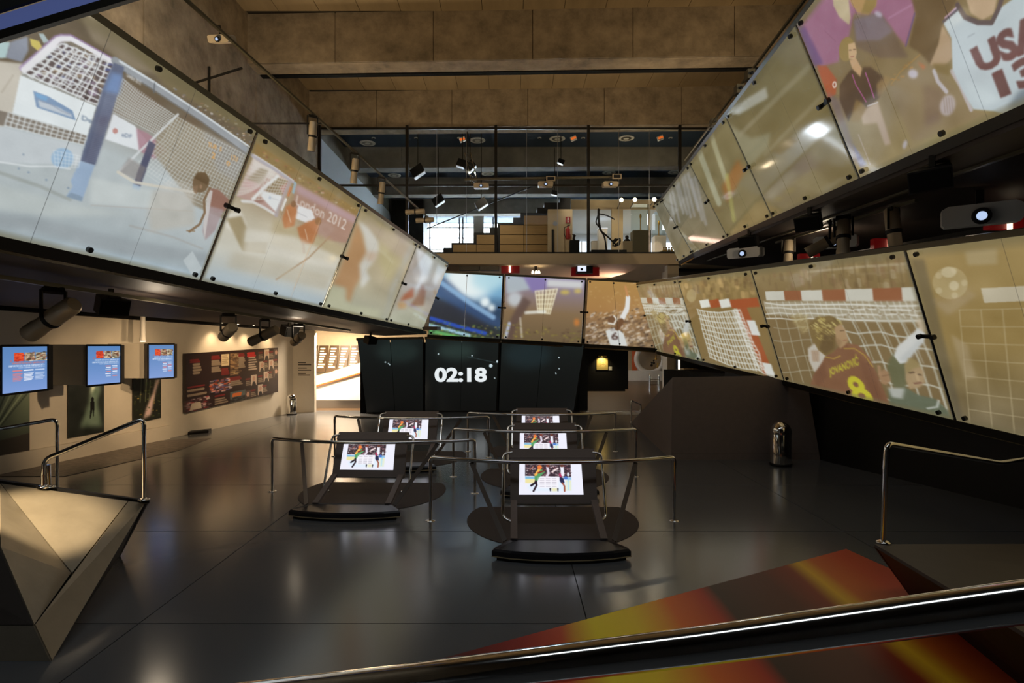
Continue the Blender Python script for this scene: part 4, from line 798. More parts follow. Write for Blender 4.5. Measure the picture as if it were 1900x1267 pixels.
# ---- upper right ribbon (far to near is left to right in view)
YU = [19.4, 18.5, 14.52, 11.37, 8.0, 4.3]
UL = ['narrow end screen of the upper right ribbon beside the mezzanine slab', 'upper right screen with pale vertical streaks and grey reflections, next to the narrow end screen',
      'upper right screen with crossing pale and orange streaks', 'plain olive upper right screen left of the USA jersey picture', 'upper right screen showing a white USA 13 jersey and people']
for i, pt in zip(range(5), [p_RU4, p_RU3, p_RU2, p_RU1, p_RU0]):
    a, b = YU[i], YU[i+1]
    cs = [UT(a), UT(b), UB(b), UB(a)] if i else [P(1213, 381, 19.3), UT(18.5), UB(18.5), P(1258, 486, 19.3)]
    screen(UL[i], cs, pt, 3 if i else 1, gain=1.0 if i == 4 else .72, group='upper right ribbon of screens')
# ---- lower right ribbon
YR_ = [3.7, 8.0, 12.31, 16.56, 20.6]
RLC = [[RT(YR_[i+1]), RT(YR_[i]), RB(YR_[i]), RB(YR_[i+1])] for i in range(4)]
RL_ = ['tan lower right screen with a faint ball and net at the picture edge', 'lower right screen showing a player with JOVANOVIĆ 8 shirt before a goal',
       'lower right screen showing a goal net with red and white post', 'small far lower right screen repeating the number 8 player beside the orange basketball screen']
for i in range(4):
    screen(RL_[i], RLC[i], [p_RL0, p_RL1, p_RL2, p_RL3][i], 3, group='lower right ribbon of screens')
# ---- back screens over the black timer wall
BY = 20.55
BC = [[P(800, 505, BY), P(934, 512, BY), P(929, 629, BY+.15), P(793, 621, BY+.15)], [P(937, 512, BY), P(1087, 520, BY), P(1080, 638, BY+.15), P(931, 629, BY+.15)], [P(1090, 520, BY), P(1186, 525, BY), P(1217, 646, BY+.15), P(1083, 638, BY+.15)]]
BLb = ['blue floodlit stadium screen above the timer wall', 'screen showing a basketball hoop and purple light above the black wall', 'orange brown screen showing a number 6 basketball jersey']
for i in range(3): screen(BLb[i], BC[i], [p_B1, p_B2, p_B3][i], 2, group='back screens')
KC = [[P(661, 631, 20.4), P(786, 629, 20.9), P(786, 762, 21.2), P(679, 768, 20.6)], [P(788, 629, 20.9), P(927, 633, 20.9), P(922, 762, 21.2), P(787, 762, 21.2)], [P(929, 633, 20.9), P(1085, 641, 20.7), P(1066, 757, 21.2), P(924, 762, 21.2)]]
def ground(cs):                                        # let the panels stand on the floor
    out = list(cs); out[2] = Vector((cs[2].x, cs[2].y, .03)); out[3] = Vector((cs[3].x, cs[3].y, .03)); return out
struct(MB().prism([(KC[0][0].x+.05, 20.75, 0), (KC[1][0].x, 21.28, 0), (KC[2][1].x-.12, 21.28, 0), (KC[2][1].x-.12, 21.45, 0), (KC[0][0].x+.05, 21.45, 0)], (0, 0, 2.6)).build('wall_timer_backing', 'black_matte'))  # unseen backing added to stop light showing through the panel seams
KL = ['left black panel of the timer wall beside the bright passage', 'black glass panel displaying the white timer 02:18', 'right black panel of the timer wall beside the dark cabinet']
for i in range(3):
    r = screen(KL[i], ground(KC[i]), p_K, 2, (12, 14, 14), name='timer_wall_panel', group='black timer wall', clamp=False, bolts=False)
    if i == 1:
        cu = bpy.data.curves.new('timer_digits', 'FONT'); cu.body = '02:18'; cu.offset = .03; cu.extrude = .004; cu.size = .76
        ob = bpy.data.objects.new('timer_tmp', cu); C.objects.link(ob); dg = bpy.context.evaluated_depsgraph_get()
        me = bpy.data.meshes.new_from_object(ob.evaluated_get(dg)); bpy.data.objects.remove(ob)
        co = np.array([tuple(v.co) for v in me.vertices]); lo, hi = co.min(0), co.max(0)
        A, B = P(806, 709, 20.96), P(903, 682, 20.96)
        mb = MB(); vs = []
        for p in co:
            u = (p[0]-lo[0])/(hi[0]-lo[0]); v = (p[1]-lo[1])/(hi[1]-lo[1]); z = A.z+(B.z-A.z)*v
            vs.append(Vector((A.x+(B.x-A.x)*u, 21.18-(z-.03)*.098-.02-p[2], z)))
        mb.add(vs, [tuple(p.vertices) for p in me.polygons]); d = mb.build('timer_digits', 'text_lit', r); d['label'] = 'white digits 02:18'
        bpy.data.meshes.remove(me)
# ------------------------------------------------------------------ GAME STATIONS
def p_station(c):
    c.a[:] = (226, 226, 238)
    for y in range(330, 620, 9): c.line([(362, y), (362, y+5)], (150, 150, 170), 5, .5); c.line([(392, y), (392, y+4)], (150, 150, 170), 4, .4)
    c.poly([(450, 215), (1292, 215), (1292, 520), (450, 500)], (58, 44, 52)); c.speck([(450, 215), (1292, 215), (1292, 520), (450, 500)], [(176, 110, 110), (214, 190, 190), (36, 26, 34), (120, 60, 70), (230, 220, 220)], 420, 13, .8)
    c.poly([(450, 510), (640, 520), (640, 560), (450, 556)], (110, 170, 206), .9); c.poly([(450, 556), (660, 560), (650, 650), (450, 640)], (226, 214, 150), .9); c.poly([(1150, 520), (1292, 530), (1292, 580), (1150, 570)], (120, 170, 210), .8)
    c.poly([(1190, 590), (1290, 590), (1290, 790), (1180, 790)], (226, 218, 150), .8); c.line([(1235, 560), (1235, 770)], (110, 190, 226), 20, .9)
    c.poly([(600, 640), (1290, 600), (1290, 800), (560, 800), (480, 700)], (206, 226, 240), .6, 6)
    c.poly([(620, 470), (700, 330), (820, 420), (720, 520), (650, 640), (620, 560)], (84, 150, 96)); c.line([(640, 480), (690, 400), (740, 330)], (236, 170, 80), 44); c.ell(715, 330, 40, 46, (226, 120, 60)); c.line([(640, 600), (660, 680), (600, 800)], (40, 26, 34), 34); c.line([(650, 620), (560, 690)], (32, 26, 38), 40)
    c.line([(540, 380), (600, 320)], (200, 130, 110), 14); c.line([(860, 330), (880, 450), (840, 520)], (214, 206, 220), 44); c.ell(870, 290, 34, 40, (120, 60, 50)); c.line([(950, 420), (1050, 350)], (224, 206, 206), 34); c.line([(690, 440), (800, 400)], (120, 40, 40), 30)
    c.line([(1130, 330), (1140, 480)], (226, 226, 236), 60); c.ell(1130, 290, 34, 40, (96, 54, 44)); c.line([(1090, 470), (1110, 560)], (170, 50, 90), 40); c.poly([(1080, 520), (1150, 540), (1170, 640), (1120, 660), (1080, 600)], (42, 44, 74)); c.line([(1130, 640), (1165, 700), (1165, 800)], (150, 80, 60), 28)
    c.ell(1195, 540, 34, 34, (70, 110, 190), .9); c.ell(1240, 470, 22, 40, (226, 230, 236), .9)
    c.poly([(690, 530), (1060, 530), (1060, 740), (690, 740)], (236, 232, 238), .85, 4)
    for y in (555, 592, 628, 662, 708):
        for x in (720, 830, 940): c.line([(x, y), (x+78, y)], (110, 100, 120), 7, .8)
    c.poly([(890, 740), (920, 740), (915, 805), (900, 805)], (30, 26, 40)); c.poly([(1030, 740), (1056, 740), (1052, 805), (1036, 805)], (30, 26, 40)); c.poly([(930, 740), (1030, 740), (1030, 800), (930, 800)], (226, 218, 160), .8, 3)
    c.soft(.8)
st = empty('game_station', (0, 0, 0)); ORG[st] = Vector((0, 0, 0))
HW, RZ = 1.735, .905
arcp = [Vector((HW*math.sin(a)/math.sin(.42), -.37*(math.cos(a)-math.cos(.42))/(1-math.cos(.42)), RZ)) for a in np.linspace(-.42, .42, 25)]
rail_path = fillet([Vector((-HW, 0, .74))]+[arcp[0]]+[arcp[1]], .11)[:-1]+arcp[1:-1]+fillet([arcp[-2], arcp[-1], Vector((HW, 0, .74))], .11)[1:]
MB().tube(rail_path, .027, 12).build('hand_rail', 'chrome', st)
for s in (-1, 1):
    MB().tube([(s*HW, 0, .745), (s*HW, 0, .0)], .023, 12).build('post', 'chrome', st)
    MB().lathe([(.07, 0), (.07, .008), (.04, .014)], (s*HW, 0, 0), n=16).build('post_flange', 'chrome', st)
    MB().bar((s*1.14, -.20, .87), (s*.66, -1.20, .13), .06, .012, up=(0, -1, .3)).build('strut', 'strut', st)
    MB().bar((s*.55, -.30, .36), (s*.55, -1.14, .12), .085, .045).build('leg', 'panel_grey', st)
    hp = fillet([(s*.57, .02, .97), (s*.695, -.0, .95), (s*.70, -.40, .17), (s*.585, -.46, .13)], .09)
    MB().tube(hp, .02, 10).build('side_handle', 'chrome', st)
def plat(z, k): return [(x*k, -1.30+(y+1.30)*k, z) for x, y in [(-.60, -1.13), (.60, -1.13), (.80, -1.42), (.81, -1.47), (.6, -1.545), (.3, -1.60), (0, -1.62), (-.3, -1.60), (-.6, -1.545), (-.81, -1.47), (-.80, -1.42)]]
pf = MB()
rings = [plat(.05, 1.0), plat(.105, 1.0), plat(.13, .965), plat(.122, .90)]; n_ = 11
pf.add([v for r in rings for v in r], [(i*n_+k, i*n_+(k+1) % n_, (i+1)*n_+(k+1) % n_, (i+1)*n_+k) for i in range(3) for k in range(n_)]+[tuple(range(n_))[::-1], tuple(range(3*n_, 4*n_))])
pfo = pf.build('platform', 'seat', st)
MB().prism(plat(.038, 1.005), (0, 0, .012)).build('edge_trim', 'edge_trim', pfo)
MB().prism(plat(0, .93), (0, 0, .038)).build('platform_base', 'black', pfo)
bt, tp = Vector((0, -.30, .33)), Vector((0, 0, 1.0)); dv = (tp-bt); nv = Vector((0, dv.z, -dv.y)).normalized()   # nv points back
pan = MB().obox((bt+bt+dv*.86)/2+nv*.035, (.60, 0, 0), dv*.43, nv*.03).build('display_panel', 'panel_grey', st)
hd = bt+dv*.86; MB().prism([hd+Vector((-.61, 0, 0)), hd+Vector((.61, 0, 0)), Vector((.60, .06, 1.015)), Vector((-.60, .06, 1.015))], nv*.05).build('hood', 'panel_grey', pan)
MB().bar(bt+Vector((-.6, 0, -.005)), bt+Vector((.6, 0, -.005)), .05, .012).build('lower_lip', 'steel_sat', pan)
cv = Canvas([(345, 200), (1490, 200), (1505, 870), (335, 870)], 300, 180); p_station(cv)
a_, b_ = bt+dv*.80-nv*.004, bt+dv*.16-nv*.004
scr = picture('display', [a_+Vector((-.47, 0, 0)), a_+Vector((.40, 0, 0)), b_+Vector((.41, 0, 0)), b_+Vector((-.48, 0, 0))], cv, 'screen', pan, .004, 1.6)
MB().prism([(1.22*math.cos(t), .08+min(.60, 1.22*math.sin(t)), .0) for t in np.linspace(0, 2*math.pi, 49)[:-1]], (0, 0, .006)).build('floor_mat', 'disc', st)
SL = [((.575, 8.05), 0, 'nearest game station, front right one with its dark curved platform'), ((-2.36, 9.60), -2, 'front left game station with chrome rail and lit runner display'),
      ((.62, 10.75), 0, 'game station directly behind the nearest one in the right row'), ((.70, 13.3), 0, 'farthest game station before the 02:18 timer wall, last in the right row'), ((-2.25, 12.65), -2, 'back left game station in front of the bright passage')]
for i, ((x, y), a, lab) in enumerate(SL):
    o = st if i == 0 else copy_tree(st)
    o.location = (x, y, 0); o.rotation_euler = (0, 0, math.radians(a)); tag(o, lab, 'game station', 'game stations')

# ------------------------------------------------------------------ FLOOR GRAPHIC, PARAPETS, HANDRAILS
def band_mat():
    m = bpy.data.materials.new('printed_bands'); m.use_nodes = True; nt = m.node_tree; b = nt.nodes['Principled BSDF']
    g = nt.nodes.new('ShaderNodeTexCoord'); sp = nt.nodes.new('ShaderNodeSeparateXYZ'); mr = nt.nodes.new('ShaderNodeMapRange'); cr = nt.nodes.new('ShaderNodeValToRGB')
    nt.links.new(g.outputs['Object'], sp.inputs[0]); nz = nt.nodes.new('ShaderNodeTexNoise'); nz.inputs['Scale'].default_value = .9
    mp = nt.nodes.new('ShaderNodeMapping'); mp.inputs['Scale'].default_value = (1, .25, 1); nt.links.new(g.outputs['Object'], mp.inputs[0]); nt.links.new(mp.outputs[0], nz.inputs['Vector'])
    ad = nt.nodes.new('ShaderNodeMath'); ad.operation = 'MULTIPLY_ADD'; ad.inputs[1].default_value = .25; nt.links.new(nz.outputs[0], ad.inputs[0]); nt.links.new(sp.outputs[0], ad.inputs[2])
    mr.inputs[1].default_value = -2.0+.12; mr.inputs[2].default_value = 5.0+.12; nt.links.new(ad.outputs[0], mr.inputs[0]); nt.links.new(mr.outputs[0], cr.inputs[0])
    st_ = [(-2, (120, 30, 16)), (-.6, (60, 14, 12)), (.1, (160, 36, 20)), (.45, (206, 74, 24)), (.75, (252, 226, 24)), (1.1, (252, 214, 24)), (1.5, (236, 110, 26)), (1.9, (190, 44, 20)), (2.05, (46, 18, 16)), (2.75, (84, 24, 18)), (3.05, (140, 40, 22)), (3.25, (236, 184, 40)), (3.45, (214, 104, 36)), (3.9, (196, 60, 28)), (4.4, (130, 34, 18))]
    el = cr.color_ramp.elements; el[0].position = 0; el[0].color = (*L(*st_[0][1]), 1); el[1].position = 1; el[1].color = (*L(*st_[-1][1]), 1)
    for x, c in st_[1:-1]: e = el.new((x+2)/7); e.color = (*L(*c), 1)
    nt.links.new(cr.outputs[0], b.inputs['Base Color']); b.inputs['Roughness'].default_value = .38
    return m
g0, g1 = G(835, 1220), G(1570, 1020); d_ = (g1-g0); gA = g0-d_*.45
fg = MB().prism([(gA.x, gA.y, 0.002), (g1.x, g1.y, .002), (G(1722, 1087).x, G(1722, 1087).y-.1, .002), (4.35, 4.2, .002), (4.2, 1.2, .002), (gA.x, 1.2, .002)], (0, 0, .01)).build('floor_graphic', band_mat(), loc=(0, 0, 0))
tag(fg, 'red, yellow and black banded floor graphic at the foot of the near railing', 'floor graphic')
mapm = mat('printed_map', L(96, 84, 78), .35, noise=.9, nscale=7)
fm = MB().prism([G(-20, 884, .002), G(290, 818, .002), G(392, 813, .002), G(330, 836, .002), G(120, 884, .002)], (0, 0, .006)).build('floor_map', mapm); tag(fm, 'mottled printed map lying on the floor along the left wall', 'floor graphic')

def facet(pts, par, m='clad', th=.03, shrink=.012):
    pts = [Vector(p) for p in pts]; c = sum(pts, Vector())/len(pts); n = (pts[1]-pts[0]).cross(pts[2]-pts[0]).normalized()
    if n.dot(Vector((0, 0, EYE))-c) > 0: n = -n
    pts = [p+(c-p).normalized()*shrink for p in pts]
    return MB().prism(pts, n*th).build('cladding_panel', m, par)
pl = empty('ramp_parapet', (-4.6, 5.4, 0)); tag(pl, 'folded satin metal ramp parapet with triangular facets at the left edge', 'parapet')
q_ridge = P(0, 896, 6.0); q_far = q_ridge+(q_ridge-P(239, 929, 6.5))*1.6; q_S = P(239, 929, 6.5); q_T = P(270, 932, 6.62); q_M = P(134, 1064, 5.4); q_K = P(64, 1160, 4.55); q_F = Vector((*G(96, 1227).xy, .0)); q_D = P(0, 1014, 4.9); q_D2 = q_D+(q_D-q_K)*1.5+Vector((-.6, 0, 0)); q_E = P(-60, 1166, 4.55); q_E = Vector((-5.6, q_K.y, q_K.z)); q_E2 = Vector((-5.6, q_F.y, 0))
facet([q_ridge, q_S, q_M], pl); facet([q_ridge, q_M, q_K, q_D], pl); facet([q_S, q_T, q_F, q_K, q_M], pl); facet([q_D, q_K, q_E, Vector((-5.6, 4.9, q_D.z+.1))], pl, 'clad_dark'); facet([q_E, q_K, q_F, q_E2], pl); facet([q_far, q_ridge, q_D, Vector((-5.6, 4.9, q_D.z+.1))], pl)  # the darker front facet has its shade put into the colour
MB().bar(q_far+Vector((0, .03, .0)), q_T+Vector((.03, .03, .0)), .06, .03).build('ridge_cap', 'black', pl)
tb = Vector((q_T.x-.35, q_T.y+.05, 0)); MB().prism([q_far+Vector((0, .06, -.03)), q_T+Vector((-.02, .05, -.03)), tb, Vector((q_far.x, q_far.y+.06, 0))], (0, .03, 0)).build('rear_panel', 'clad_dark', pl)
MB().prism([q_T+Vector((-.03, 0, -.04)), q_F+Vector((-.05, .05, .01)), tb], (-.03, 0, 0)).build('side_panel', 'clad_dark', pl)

prt = empty('ramp_parapet', (4.5, 5.2, 0)); tag(prt, 'dark low ramp parapet at the right edge under the chrome rail', 'parapet')
r_T = P(1620, 1009, 5.5); r_1 = Vector((8.2, 6.2, .33)); r_2 = Vector((8.6, 2.6, .75)); r_3 = P(1905, 1178, 3.5); r_4 = r_3+(r_3-r_T)*.6
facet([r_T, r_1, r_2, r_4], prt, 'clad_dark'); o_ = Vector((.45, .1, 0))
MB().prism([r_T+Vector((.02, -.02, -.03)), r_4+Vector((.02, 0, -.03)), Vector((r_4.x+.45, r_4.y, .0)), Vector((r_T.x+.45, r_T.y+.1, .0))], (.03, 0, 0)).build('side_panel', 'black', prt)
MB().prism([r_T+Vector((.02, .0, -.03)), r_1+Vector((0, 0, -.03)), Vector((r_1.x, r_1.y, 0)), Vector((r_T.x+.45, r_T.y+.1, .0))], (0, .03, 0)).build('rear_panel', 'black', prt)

def handrail(label, path, posts, r=.024, fl_=.09, group='chrome handrails'):
    b = posts[0][1] if posts else path[0]
    root = empty('handrail', (b[0], b[1], b[2])); tag(root, label, 'handrail', group)
    MB().tube(fillet(path, fl_), r, 14).build('rail', 'chrome', root)
    for top, bot in posts:
        MB().tube([top, bot], r*.92, 12).build('post', 'chrome', root)
        MB().lathe([(r*2.6, 0), (r*2.6, .008), (r*1.6, .016)], bot, n=14).build('post_flange', 'chrome', root)
    return root
t1 = P(267, 776, 6.55); b1 = P(267, 927, 6.55)
handrail('left handrail rising from the folded parapet to a post at its tip', [P(80, 880, 6.15), P(82, 852, 6.15), t1+Vector((0, 0, 0)), t1+Vector((0, 0, -.18))], [(t1+Vector((0, 0, -.16)), b1), (P(80, 880, 6.15), P(80, 903, 6.15)), (P(90, 862, 6.2), P(91, 904, 6.2))])
t2 = P(106, 777, 8.0); handrail('handrail at the far left edge with a square bend beside the cave poster', [P(-150, 822, 7.6), t2, t2+Vector((0, 0, -.2))], [(t2+Vector((0, 0, -.18)), Vector((t2.x, t2.y, 0)))])
t3 = P(1646, 823, 5.54); b3 = P(1639, 1006, 5.54)
handrail('right handrail bent over a post on the dark parapet', [P(1643, 870, 5.54), t3, P(1856, 859, 6.4), P(2100, 820, 7.6)], [(P(1643, 868, 5.54), b3)], .026, .08)
nr = [(2.05, .46, 2.49),  P(1900, 1116, .84), P(1300, 1198, .96), P(750, 1264, 1.08), P(300, 1312, 1.2), (-1.55, 1.44, 1.50)]
handrail('thick chrome railing crossing the lower right foreground', nr, [((-1.53, 1.435, 1.5), (-1.53, 1.435, 0)), ((2.03, .47, 2.48), (2.03, .47, 0))], .0305, .05)
t5 = P(1171, 743, 18.3); handrail('small far handrail beside the dark wedge block', [t5+Vector((0, 0, -.15)), t5, P(1189, 750, 19.6), P(1189, 750, 19.6)+Vector((0, 0, -.15))], [(t5+Vector((0, 0, -.1)), Vector((t5.x, t5.y, 0))), (P(1189, 756, 19.6), Vector((P(1189, 750, 19.6).x, 19.6, 0)))], .026, .1)

# ------------------------------------------------------------------ WEDGE BLOCK, BINS
wg = empty('wedge_block', (5.1, 13.5, 0)); tag(wg, 'large dark angular wedge block standing behind the chrome bin', 'wedge block')
A_, B_, C_, D_, E_, F_ = Vector((*G(1245, 853).xy, 0)), Vector((*G(1522, 853).xy, 0)), P(1500, 722, 12.36), P(1425, 697, 12.4), P(1248, 700, 12.38), Vector((*G(1171, 784).xy, 0))
def hface(pts, name, m='wedge', th=.02):
    pts = [Vector(p) for p in pts]; return MB().prism(pts, (0, th, -th*.2)).build(name, m, wg)
seam = .13
def lerp(a, b, t): return a.lerp(b, t)
Am, Bm = lerp(A_, E_, seam/E_.z), lerp(B_, C_, seam/C_.z)
hface([A_, B_, Bm-Vector((0, 0, .004)), Am-Vector((0, 0, .004))], 'kick_panel'); hface([Am, Bm, C_, D_, E_], 'front_panel')
lf = MB().prism([A_, E_, F_], (.02, 0, 0)).build('side_panel', 'wedge', wg)
Hk = Vector((6.3, 14.6, 1.3)); MB().prism([E_, D_, C_, Hk, F_], (0, 0, -.01)).build('top_panel', 'wedge', wg)
MB().prism([F_, Hk, Vector((6.3, 14.8, 0)), ], (0, .02, 0)).build('rear_panel', 'wedge', wg)

bn = empty('waste_bin', (0, 0, 0))
MB().lathe([(.205, 0), (.215, .02), (.215, .05), (.205, .06)], n=28).build('base_ring', 'black', bn)
MB().lathe([(.205, .05), (.205, .66), (.20, .67)], n=28).build('body', 'chrome', bn)
dm = MB().lathe([(.212, .655), (.212, .70)]+[(.212*math.cos(t), .70+.22*math.sin(t)) for t in np.linspace(.1, 1.5, 9)], n=28).build('dome_lid', 'chrome', bn)
MB().prism([(.09*math.cos(t), -.19+.03*abs(math.cos(t)), .77+.055*math.sin(t)) for t in np.linspace(0, 2*math.pi, 17)[:-1]], (0, .02, .02)).build('flap', 'steel_sat', dm)
b2 = copy_tree(bn)
bn.location = (G(1441, 860).x, 11.75, 0); tag(bn, 'chrome dome-top waste bin in front of the dark wedge block', 'bin', 'chrome bins')
b2.location = (-7.9, 20.3, 0); b2.scale = (.82, .82, .82); tag(b2, 'small far chrome waste bin beside the white wall at the passage', 'bin', 'chrome bins')

# ------------------------------------------------------------------ LEFT WALL: monitors, fins, posters, board
def p_tv(kind):
    def f(c):
        c.grad([(0, (84, 124, 176)), (.5, (96, 132, 184)), (1, (118, 146, 200))])
        x0 = [.26, .26, .24][kind]
        for i, col in enumerate([(206, 70, 40), (176, 150, 120), (150, 146, 120)]):
            x = x0+.245*i; c.poly([(x, .13), (x+.215, .13), (x+.215, .32), (x, .32)], col); c.speck([(x, .13), (x+.215, .13), (x+.215, .32), (x, .32)], [(60, 50, 40), (226, 210, 180), (120, 60, 40)] if i else [(160, 40, 30), (226, 90, 50)], 50, .03, .7)
        c.text('ESPORTS DE NOVA GENERACIÓ', [(.22, .34), (.95, .34), (.95, .385), (.22, .385)], (224, 110, 90) if kind == 0 else (226, 232, 240))
        c.text('DEPORTES DE NUEVA GENERACIÓN', [(.14, .395), (.95, .395), (.95, .44), (.14, .44)], (236, 238, 244)); c.text('NEW GENERATION SPORTS', [(.36, .45), (.95, .45), (.95, .485), (.36, .485)], (196, 206, 226))
        c.text('»', [(.17, .29), (.21, .29), (.21, .33), (.17, .33)], (206, 90, 80))
        if kind == 0:
            for i, col in enumerate([(206, 120, 120), (226, 230, 238), (180, 196, 222)]):
                x = .24+.25*i; c.line([(x, .53), (x+.19, .53)], col, .03)
                for r in range(6): c.line([(x, .60+.03*r), (x+.2-.02*(r % 3), .60+.03*r)], col, .018)
        else:
            for i, x in enumerate((.55, .75)):
                for r, y in enumerate((.53, .57, .62, .68, .74, .80)): c.line([(x+.02*(r % 2), y), (x+.15, y)], [(224, 120, 100), (236, 238, 244), (190, 204, 226)][(r+i) % 3], .02)
    return f
def monitor(label, fin_label, q, Y, kind, fin_px):
    TL, TR, BR, BL = [P(x, y, Y+dy) for (x, y), dy in zip(q, (0, .04, .04, 0))]
    root = empty('monitor', (TL.x, Y, BL.z)); tag(root, label, 'monitor', 'wall monitors')
    cv = Canvas([(0, 0), (1, 0), (1, 1), (0, 1)], 150, 190); p_tv(kind)(cv)
    e = .03; pp = lambda u, v: (TL*(1-u)+TR*u)*(1-v)+(BL*(1-u)+BR*u)*v
    picture('display', [pp(e, e), pp(1-e, e), pp(1-e, 1-e), pp(e, 1-e)], cv, 'screen', root, .004, 1.3)
    n = Vector((0, 1, 0)); MB().prism([TL+n*.006, TR+n*.006, BR+n*.006, BL+n*.006], n*.09).build('bezel', 'black', root)
    for a, b in ((TL, TR), (BL, BR), (TL, BL), (TR, BR)): MB().bar(a, b, .025, .03).build('bezel_edge', 'black', root)
    MB().bar((TL+BL)/2+n*.12+Vector((.02, 0, 0)), (TL+BL)/2+n*.12+Vector((-.16, .1, 0)), .06, .12).build('bracket', 'black', root)
    z1, z0 = TL.z+.01, BL.z+.02; fx = TL.x-.02; wx = wall_line(Y+.45, 0).x
    f = MB().box((wx-.1, Y+.12, z0), (fx+.05, Y+.42, z1)).build('mounting_fin', 'white_wall'); tag(f, fin_label, 'wall fin', 'white monitor fins')
monitor('nearest wall monitor with a blue text page, at the left picture edge', 'white wall fin carrying the nearest blue monitor', [(2, 641), (90, 640), (90, 723), (2, 734)], 9.9, 0, 0)
monitor('middle blue wall monitor above the poster of a standing silhouette', 'white wall fin above the poster of a standing silhouette', [(161, 640), (225, 640), (225, 711), (161, 717)], 11.7, 1, 128)
monitor('third blue wall monitor above the forest path poster', 'white wall fin above the forest path poster', [(275, 638), (324, 638), (324, 701), (275, 704)], 13.2, 2, 247)
def p_ps1(c):
    c.grad([(0, (96, 110, 92)), (.6, (60, 70, 60)), (1, (36, 34, 32))])
    for i in range(9): c.line([(.1, .78), (.05+.12*i, .0)], (140, 156, 130) if i % 2 else (40, 50, 44), .03, .7)
    c.poly([(0, .75), (1, .7), (1, 1), (0, 1)], (40, 36, 34), .9)
def p_ps2(c):
    c.a[:] = (26, 30, 28); c.poly([(.62, .0), (.82, .0), (.9, .25), (.8, .45), (.95, .9), (.3, .85), (.55, .45), (.6, .2)], (92, 112, 100), .9, 6); c.poly([(.64, .08), (.78, .02), (.72, .2), (.62, .3)], (214, 226, 206), .9, 4)
    c.ell(.66, .40, .04, .045, (10, 10, 10)); c.poly([(.60, .43), (.72, .43), (.72, .56), (.69, .72), (.66, .58), (.60, .74), (.58, .72), (.60, .55)], (12, 12, 12)); c.cloud(4, 14)
def p_ps3(c):
    c.a[:] = (24, 26, 20)
    for x in (.3, .48, .62, .8): c.line([(x, 0), (x-.06, .6)], (70, 76, 60), .03, .8)
    c.poly([(.9, .05), (1, .05), (.75, .55), (.62, .9), (.35, .95), (.45, .75), (.65, .5)], (172, 150, 150), .9, 4); c.speck([(0, 0), (1, 0), (1, 1), (0, 1)], [(90, 100, 50), (40, 60, 30), (150, 130, 60)], 60, .03, .6)
for lab, q, pt in [('dark poster with radiating light rays at the left picture edge', [(-40, 728), (55, 724), (55, 837), (-40, 862)], p_ps1), ('poster of a silhouetted figure standing in a cave light', [(127, 700), (193, 698), (193, 801), (127, 813)], p_ps2), ('poster of a pale path through a dark forest', [(247, 690), (299, 688), (299, 775), (247, 786)], p_ps3)]:
    cv = Canvas([(0, 0), (1, 0), (1, 1), (0, 1)], 110, 150); pt(cv)
    tag(picture('poster', [wall_pt(*p, .04) for p in q], cv, 'print', None, .03, 1.5, gain=2.2), lab, 'poster', 'wall posters')
struct(MB().prism([W0, WP(wall_s(310), 0), WP(wall_s(310), 0, .10), W0+WN*.10], (0, 0, .36)).build('baseboard_left', 'white_wall'))
